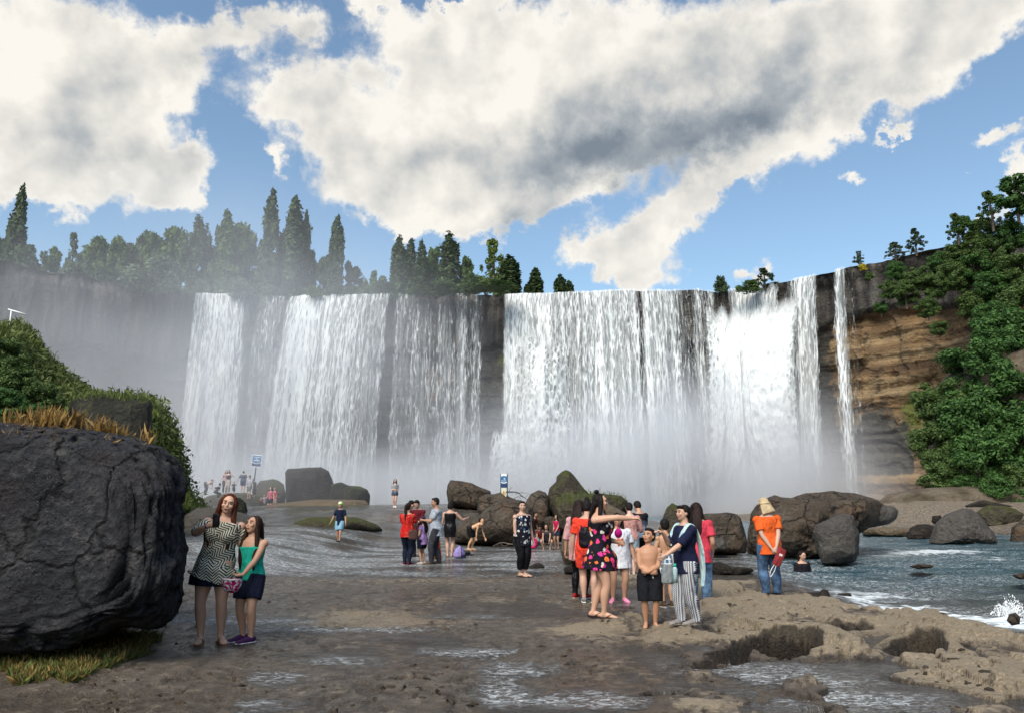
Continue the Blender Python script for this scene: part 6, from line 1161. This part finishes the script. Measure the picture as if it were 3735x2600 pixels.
far('dark haired woman in a pink top and dark shorts, right side of the far crowd', 988, 1868, 58, H=1.88, yaw=-20, w=1.1, hR=(-.15, -.1, .55), hair=('long', (.02, .015, .02)), top=dict(c=(.5, .13, .20), sleeve=.2), bottom=dict(c=(.02, .02, .03), len=.4))
far('person in a red top, rightmost of the far crowd', 1002, 1866, 60, H=1.85, yaw=150, hR=(-.05, -.16, .6), hair=('short', (.3, .15, .12)), top=dict(c=(.55, .06, .09), sleeve=.3), bottom=dict(c=(.5, .35, .3), len=.4))
flush()

# ================================================================== SIGNS AND SMALL THINGS
def flatm(name, c, rough=.4): m = MT(name, rough, .3); m.color(c); return m.m
WHT, BLU, DBL, DRK = flatm('sign_white', (.72, .76, .78)), flatm('sign_blue', (.04, .15, .34)), flatm('sign_navy', (.02, .045, .13)), flatm('post_steel', (.03, .03, .035))
def box(name, c, s, mat, parent, bev=.006):
    import bmesh
    bm = bmesh.new(); bmesh.ops.create_cube(bm, size=1); bmesh.ops.scale(bm, vec=s, verts=bm.verts)
    bmesh.ops.bevel(bm, geom=bm.edges[:], offset=min(bev, min(s) * .3), segments=2, affect='EDGES'); bmesh.ops.translate(bm, vec=c, verts=bm.verts)
    me = bpy.data.meshes.new(name); bm.to_mesh(me); bm.free(); o = bpy.data.objects.new(name, me); C.objects.link(o); o.parent = parent; me.materials.append(mat); return o
def arc(name, x0, x1, z, sag, y, t, mat, parent):
    V_, F_ = ringtube(smoothpath([(x0, y, z), ((x0 + x1) / 2, y, z - sag), (x1, y, z)], 8), t, .004, (0, 0, 1), 8); return mk(name, V_, F_, mat, parent)
Y_ = 62; b_ = P(921, 1797, Y_); t_ = P(925, 1658, Y_); hh = t_.z - b_.z; sg = empty('sign', b_, R(4), 'white framed blue warning sign on a post above the far left crowd', 'sign'); sg.rotation_euler = (0, R(4), R(4))
V_, F_ = ringtube([(0, .03, 0), (0, .03, hh - .3)], .05, .05); mk('post', V_, F_, DRK, sg)
zc_ = hh - .48; box('panel', (0, 0, zc_), (.74, .03, .92), BLU, sg)
for (c, s) in [((0, -.004, zc_ + .46), (.80, .05, .06)), ((0, -.004, zc_ - .46), (.80, .05, .06)), ((-.38, -.004, zc_), (.05, .05, .86)), ((.38, -.004, zc_), (.05, .05, .86))]: box('frame', c, s, WHT, sg)
box('band', (0, -.020, zc_ - .30), (.70, .012, .22), DBL, sg); arc('arc_stripe', -.35, .35, zc_ - .10, .11, -.026, .022, WHT, sg); box('text_bar', (0, -.022, zc_ + .04), (.44, .012, .07), WHT, sg); box('text_bar', (0, -.022, zc_ + .18), (.16, .012, .06), WHT, sg); box('text_bar', (0, -.022, zc_ + .31), (.54, .012, .045), WHT, sg)
Y_ = 40; b_ = P(1838, 1830, Y_); t_ = P(1836, 1727, Y_); hh = t_.z - b_.z; k = Y_ / FPX; s2_ = empty('sign', b_, R(-6), 'narrow blue and white sign post standing among the middle boulders', 'sign')
box('post', (.175, .03, hh / 2), (.04, .05, hh), DRK, s2_); box('post', (-.175, .03, hh * .62), (.03, .05, hh * .76), DRK, s2_)
box('panel', (0, 0, hh - .35), (.32, .03, .70), BLU, s2_); box('band', (0, -.018, hh - .60), (.31, .012, .19), DBL, s2_); arc('arc_stripe', -.155, .155, hh - .42, .05, -.022, .022, WHT, s2_); arc('arc_stripe', -.155, .155, hh - .12, -.03, -.022, .020, WHT, s2_); box('header', (0, -.02, hh - .05), (.31, .014, .10), WHT, s2_); box('text_bar', (.03, -.022, hh - .25), (.07, .012, .06), WHT, s2_); arc('text_bar', -.12, .12, hh - .34, .02, -.022, .012, WHT, s2_)
PALE = flatm('sign_cream', (.62, .62, .50)); box('lower_panel', (0, 0, hh - 1.05), (.25, .03, .66), PALE, s2_)
V_, F_ = [], []
for i in range(24):
    for j in range(6):
        a = i / 24 * 6.2832; q_ = j / 6 * 6.2832; V_.append(((.06 + .016 * math.cos(q_)) * math.cos(a), -.022 + .006 * math.sin(q_), hh - .98 + (.13 + .016 * math.cos(q_)) * math.sin(a)))
mk('oval_ring', V_, np.array([(i * 6 + j, (i + 1) % 24 * 6 + j, (i + 1) % 24 * 6 + (j + 1) % 6, i * 6 + (j + 1) % 6) for i in range(24) for j in range(6)]), flatm('sign_yellow', (.55, .42, .1)), s2_)
V_, F_ = ell((0, -.018, hh - .98), (.028, .012, .075)); mk('emblem', V_, F_, flatm('sign_red', (.45, .07, .04)), s2_)
def branch(label, pts_list, Y0, name='dead_branch'):
    prs = []; o0 = P(pts_list[0][0][0], pts_list[0][0][1], Y0)
    for pl, r0 in zip(pts_list, [.035] + [.016] * 20):
        w = [np.array(P(a, b, Y0 + dy)) - np.array(o0) for a, b, dy in pl]; pth = smoothpath(w, 5); prs.append(tube_np(pth, np.linspace(r0, r0 * .3, len(pth)), 6))
    V_, F_ = join(prs); o = mk(name, V_, F_, bark.m); o.location = o0; return tag(o, label, 'branch')
branch('bare dead branch arching over the boulders right of the narrow sign', [[(1846, 1793, 0), (1885, 1794, .3), (1905, 1808, 0), (1925, 1822, -.2)], [(1856, 1793, 0), (1862, 1780, .1), (1870, 1772, 0)], [(1880, 1800, 0), (1905, 1795, 0), (1930, 1800, .2)], [(1870, 1820, 0), (1890, 1810, 0), (1902, 1822, .1)], [(1895, 1806, 0), (1915, 1812, .1), (1935, 1793, .1)]], 39.5)
branch('dark driftwood lying at the foot of the largest middle boulder', [[(1798, 1992, 0), (1830, 1978, .2), (1870, 1984, 0), (1905, 1978, -.2)], [(1805, 1985, 0), (1835, 1990, .1), (1880, 1976, 0)], [(1820, 1976, 0), (1845, 1994, 0), (1890, 1992, .2)]], 27.5, 'driftwood')
Y_ = 34; a_ = P(30, 1129, Y_); b_ = P(95, 1148, Y_); pl = empty('railing', (a_.x, Y_, a_.z - .9), 0, 'white pipe railing on the top of the left hill', 'railing')
V_, F_ = ringtube([(0, 0, .9), (b_.x - a_.x, 0, .9 + b_.z - a_.z)], .035); mk('rail', V_, F_, WHT, pl); V_, F_ = ringtube([(.15, 0, -.4), (.15, 0, .86)], .03); mk('post', V_, F_, WHT, pl)
# splash in the river at the right edge
c = G(3690, 2245, -.14); rg = np.random.default_rng(11); sp_ = empty('splash', c, 0, 'burst of white splashing water round a stone at the right edge', 'splash'); sp_.scale = (.75, .75, .7)
pt = rg.normal(size=(900, 3)); pt /= np.linalg.norm(pt, axis=1)[:, None]; pt[:, 2] = np.abs(pt[:, 2]); r_ = rg.uniform(.05, 1, 900) ** .7; pt = pt * r_[:, None] * np.array([.42, .3, .38]); pt[:, 2] *= np.exp(-(pt[:, 0] / .22) ** 2 * .5) + .25
D_, F3 = ico(3)[0:2]; D1, F1 = ico(1); VV = (D1[None] * (.003 + .011 * rg.uniform(0, 1, 900) ** 3)[:, None, None] * np.array([1, 1, 1.8]) + pt[:, None]).reshape(-1, 3); FF = (F1[None] + np.arange(900)[:, None, None] * len(D1)).reshape(-1, 3)
spm = MT('splash_water', .25, .5); spm.color((.86, .9, .93)); mk('droplets', VV, FF, spm.m, sp_)
prs = []
for i in range(16):
    a = rg.uniform(0, 6.28); l = rg.uniform(.12, .30); o_ = rg.uniform(0, .12); prs.append(tube_np(smoothpath([(math.cos(a) * o_, math.sin(a) * o_, -.05), (math.cos(a) * (o_ + l * .3), math.sin(a) * (o_ + l * .3), l * .7), (math.cos(a) * (o_ + l * .7), math.sin(a) * (o_ + l * .7), l * .75)], 5), np.linspace(.022, .002, 11), 6))
V_, F_ = join(prs); mk('jets', V_, F_, spm.m, sp_)
boulder('small brown stone inside the splash at the right edge', [(3672, 2262), (3680, 2238), (3705, 2232), (3722, 2250), (3720, 2275), (3690, 2280)], 10.45, .16, 'brown', sub=4, seed=60)

# loose chips and pebbles lying about on the shelf
rg = np.random.default_rng(21); D1, F1 = ico(1); uu_ = rg.uniform(300, 3700, 2600); vv_ = rg.uniform(2130, 2600, 2600)
pg = np.array([[*G(a, b, 0)] for a, b in zip(uu_, vv_)]); zz_ = ground_h(pg[:, 0], pg[:, 1]); wl_ = low(pg[:, 0], pg[:, 1]); kk = (zz_ > wl_ + .01) & (rivermask(pg[:, 0], pg[:, 1]) < .2) & (fbm(pg[:, 0] * 1.3, pg[:, 1] * 1.3, o=3) > .02); pg = pg[kk]; pg[:, 2] = zz_[kk]
n_ = len(pg); ax = rg.normal(size=(n_, len(D1), 3)) * .22 + D1[None]; ax = ax * (.006 + .030 * rg.uniform(0, 1, n_) ** 5)[:, None, None] * np.stack([rg.uniform(.8, 1.6, n_), rg.uniform(.8, 1.3, n_), rg.uniform(.35, .7, n_)], 1)[:, None, :]
VV = (ax + pg[:, None]).reshape(-1, 3); FF = (F1[None] + np.arange(n_)[:, None, None] * len(D1)).reshape(-1, 3); pb_ = mk('pebbles', VV, FF, RKM['brown'], smooth=False); tag(pb_, 'small pebbles and rock chips scattered over the wet shelf', 'pebbles', kind='stuff')
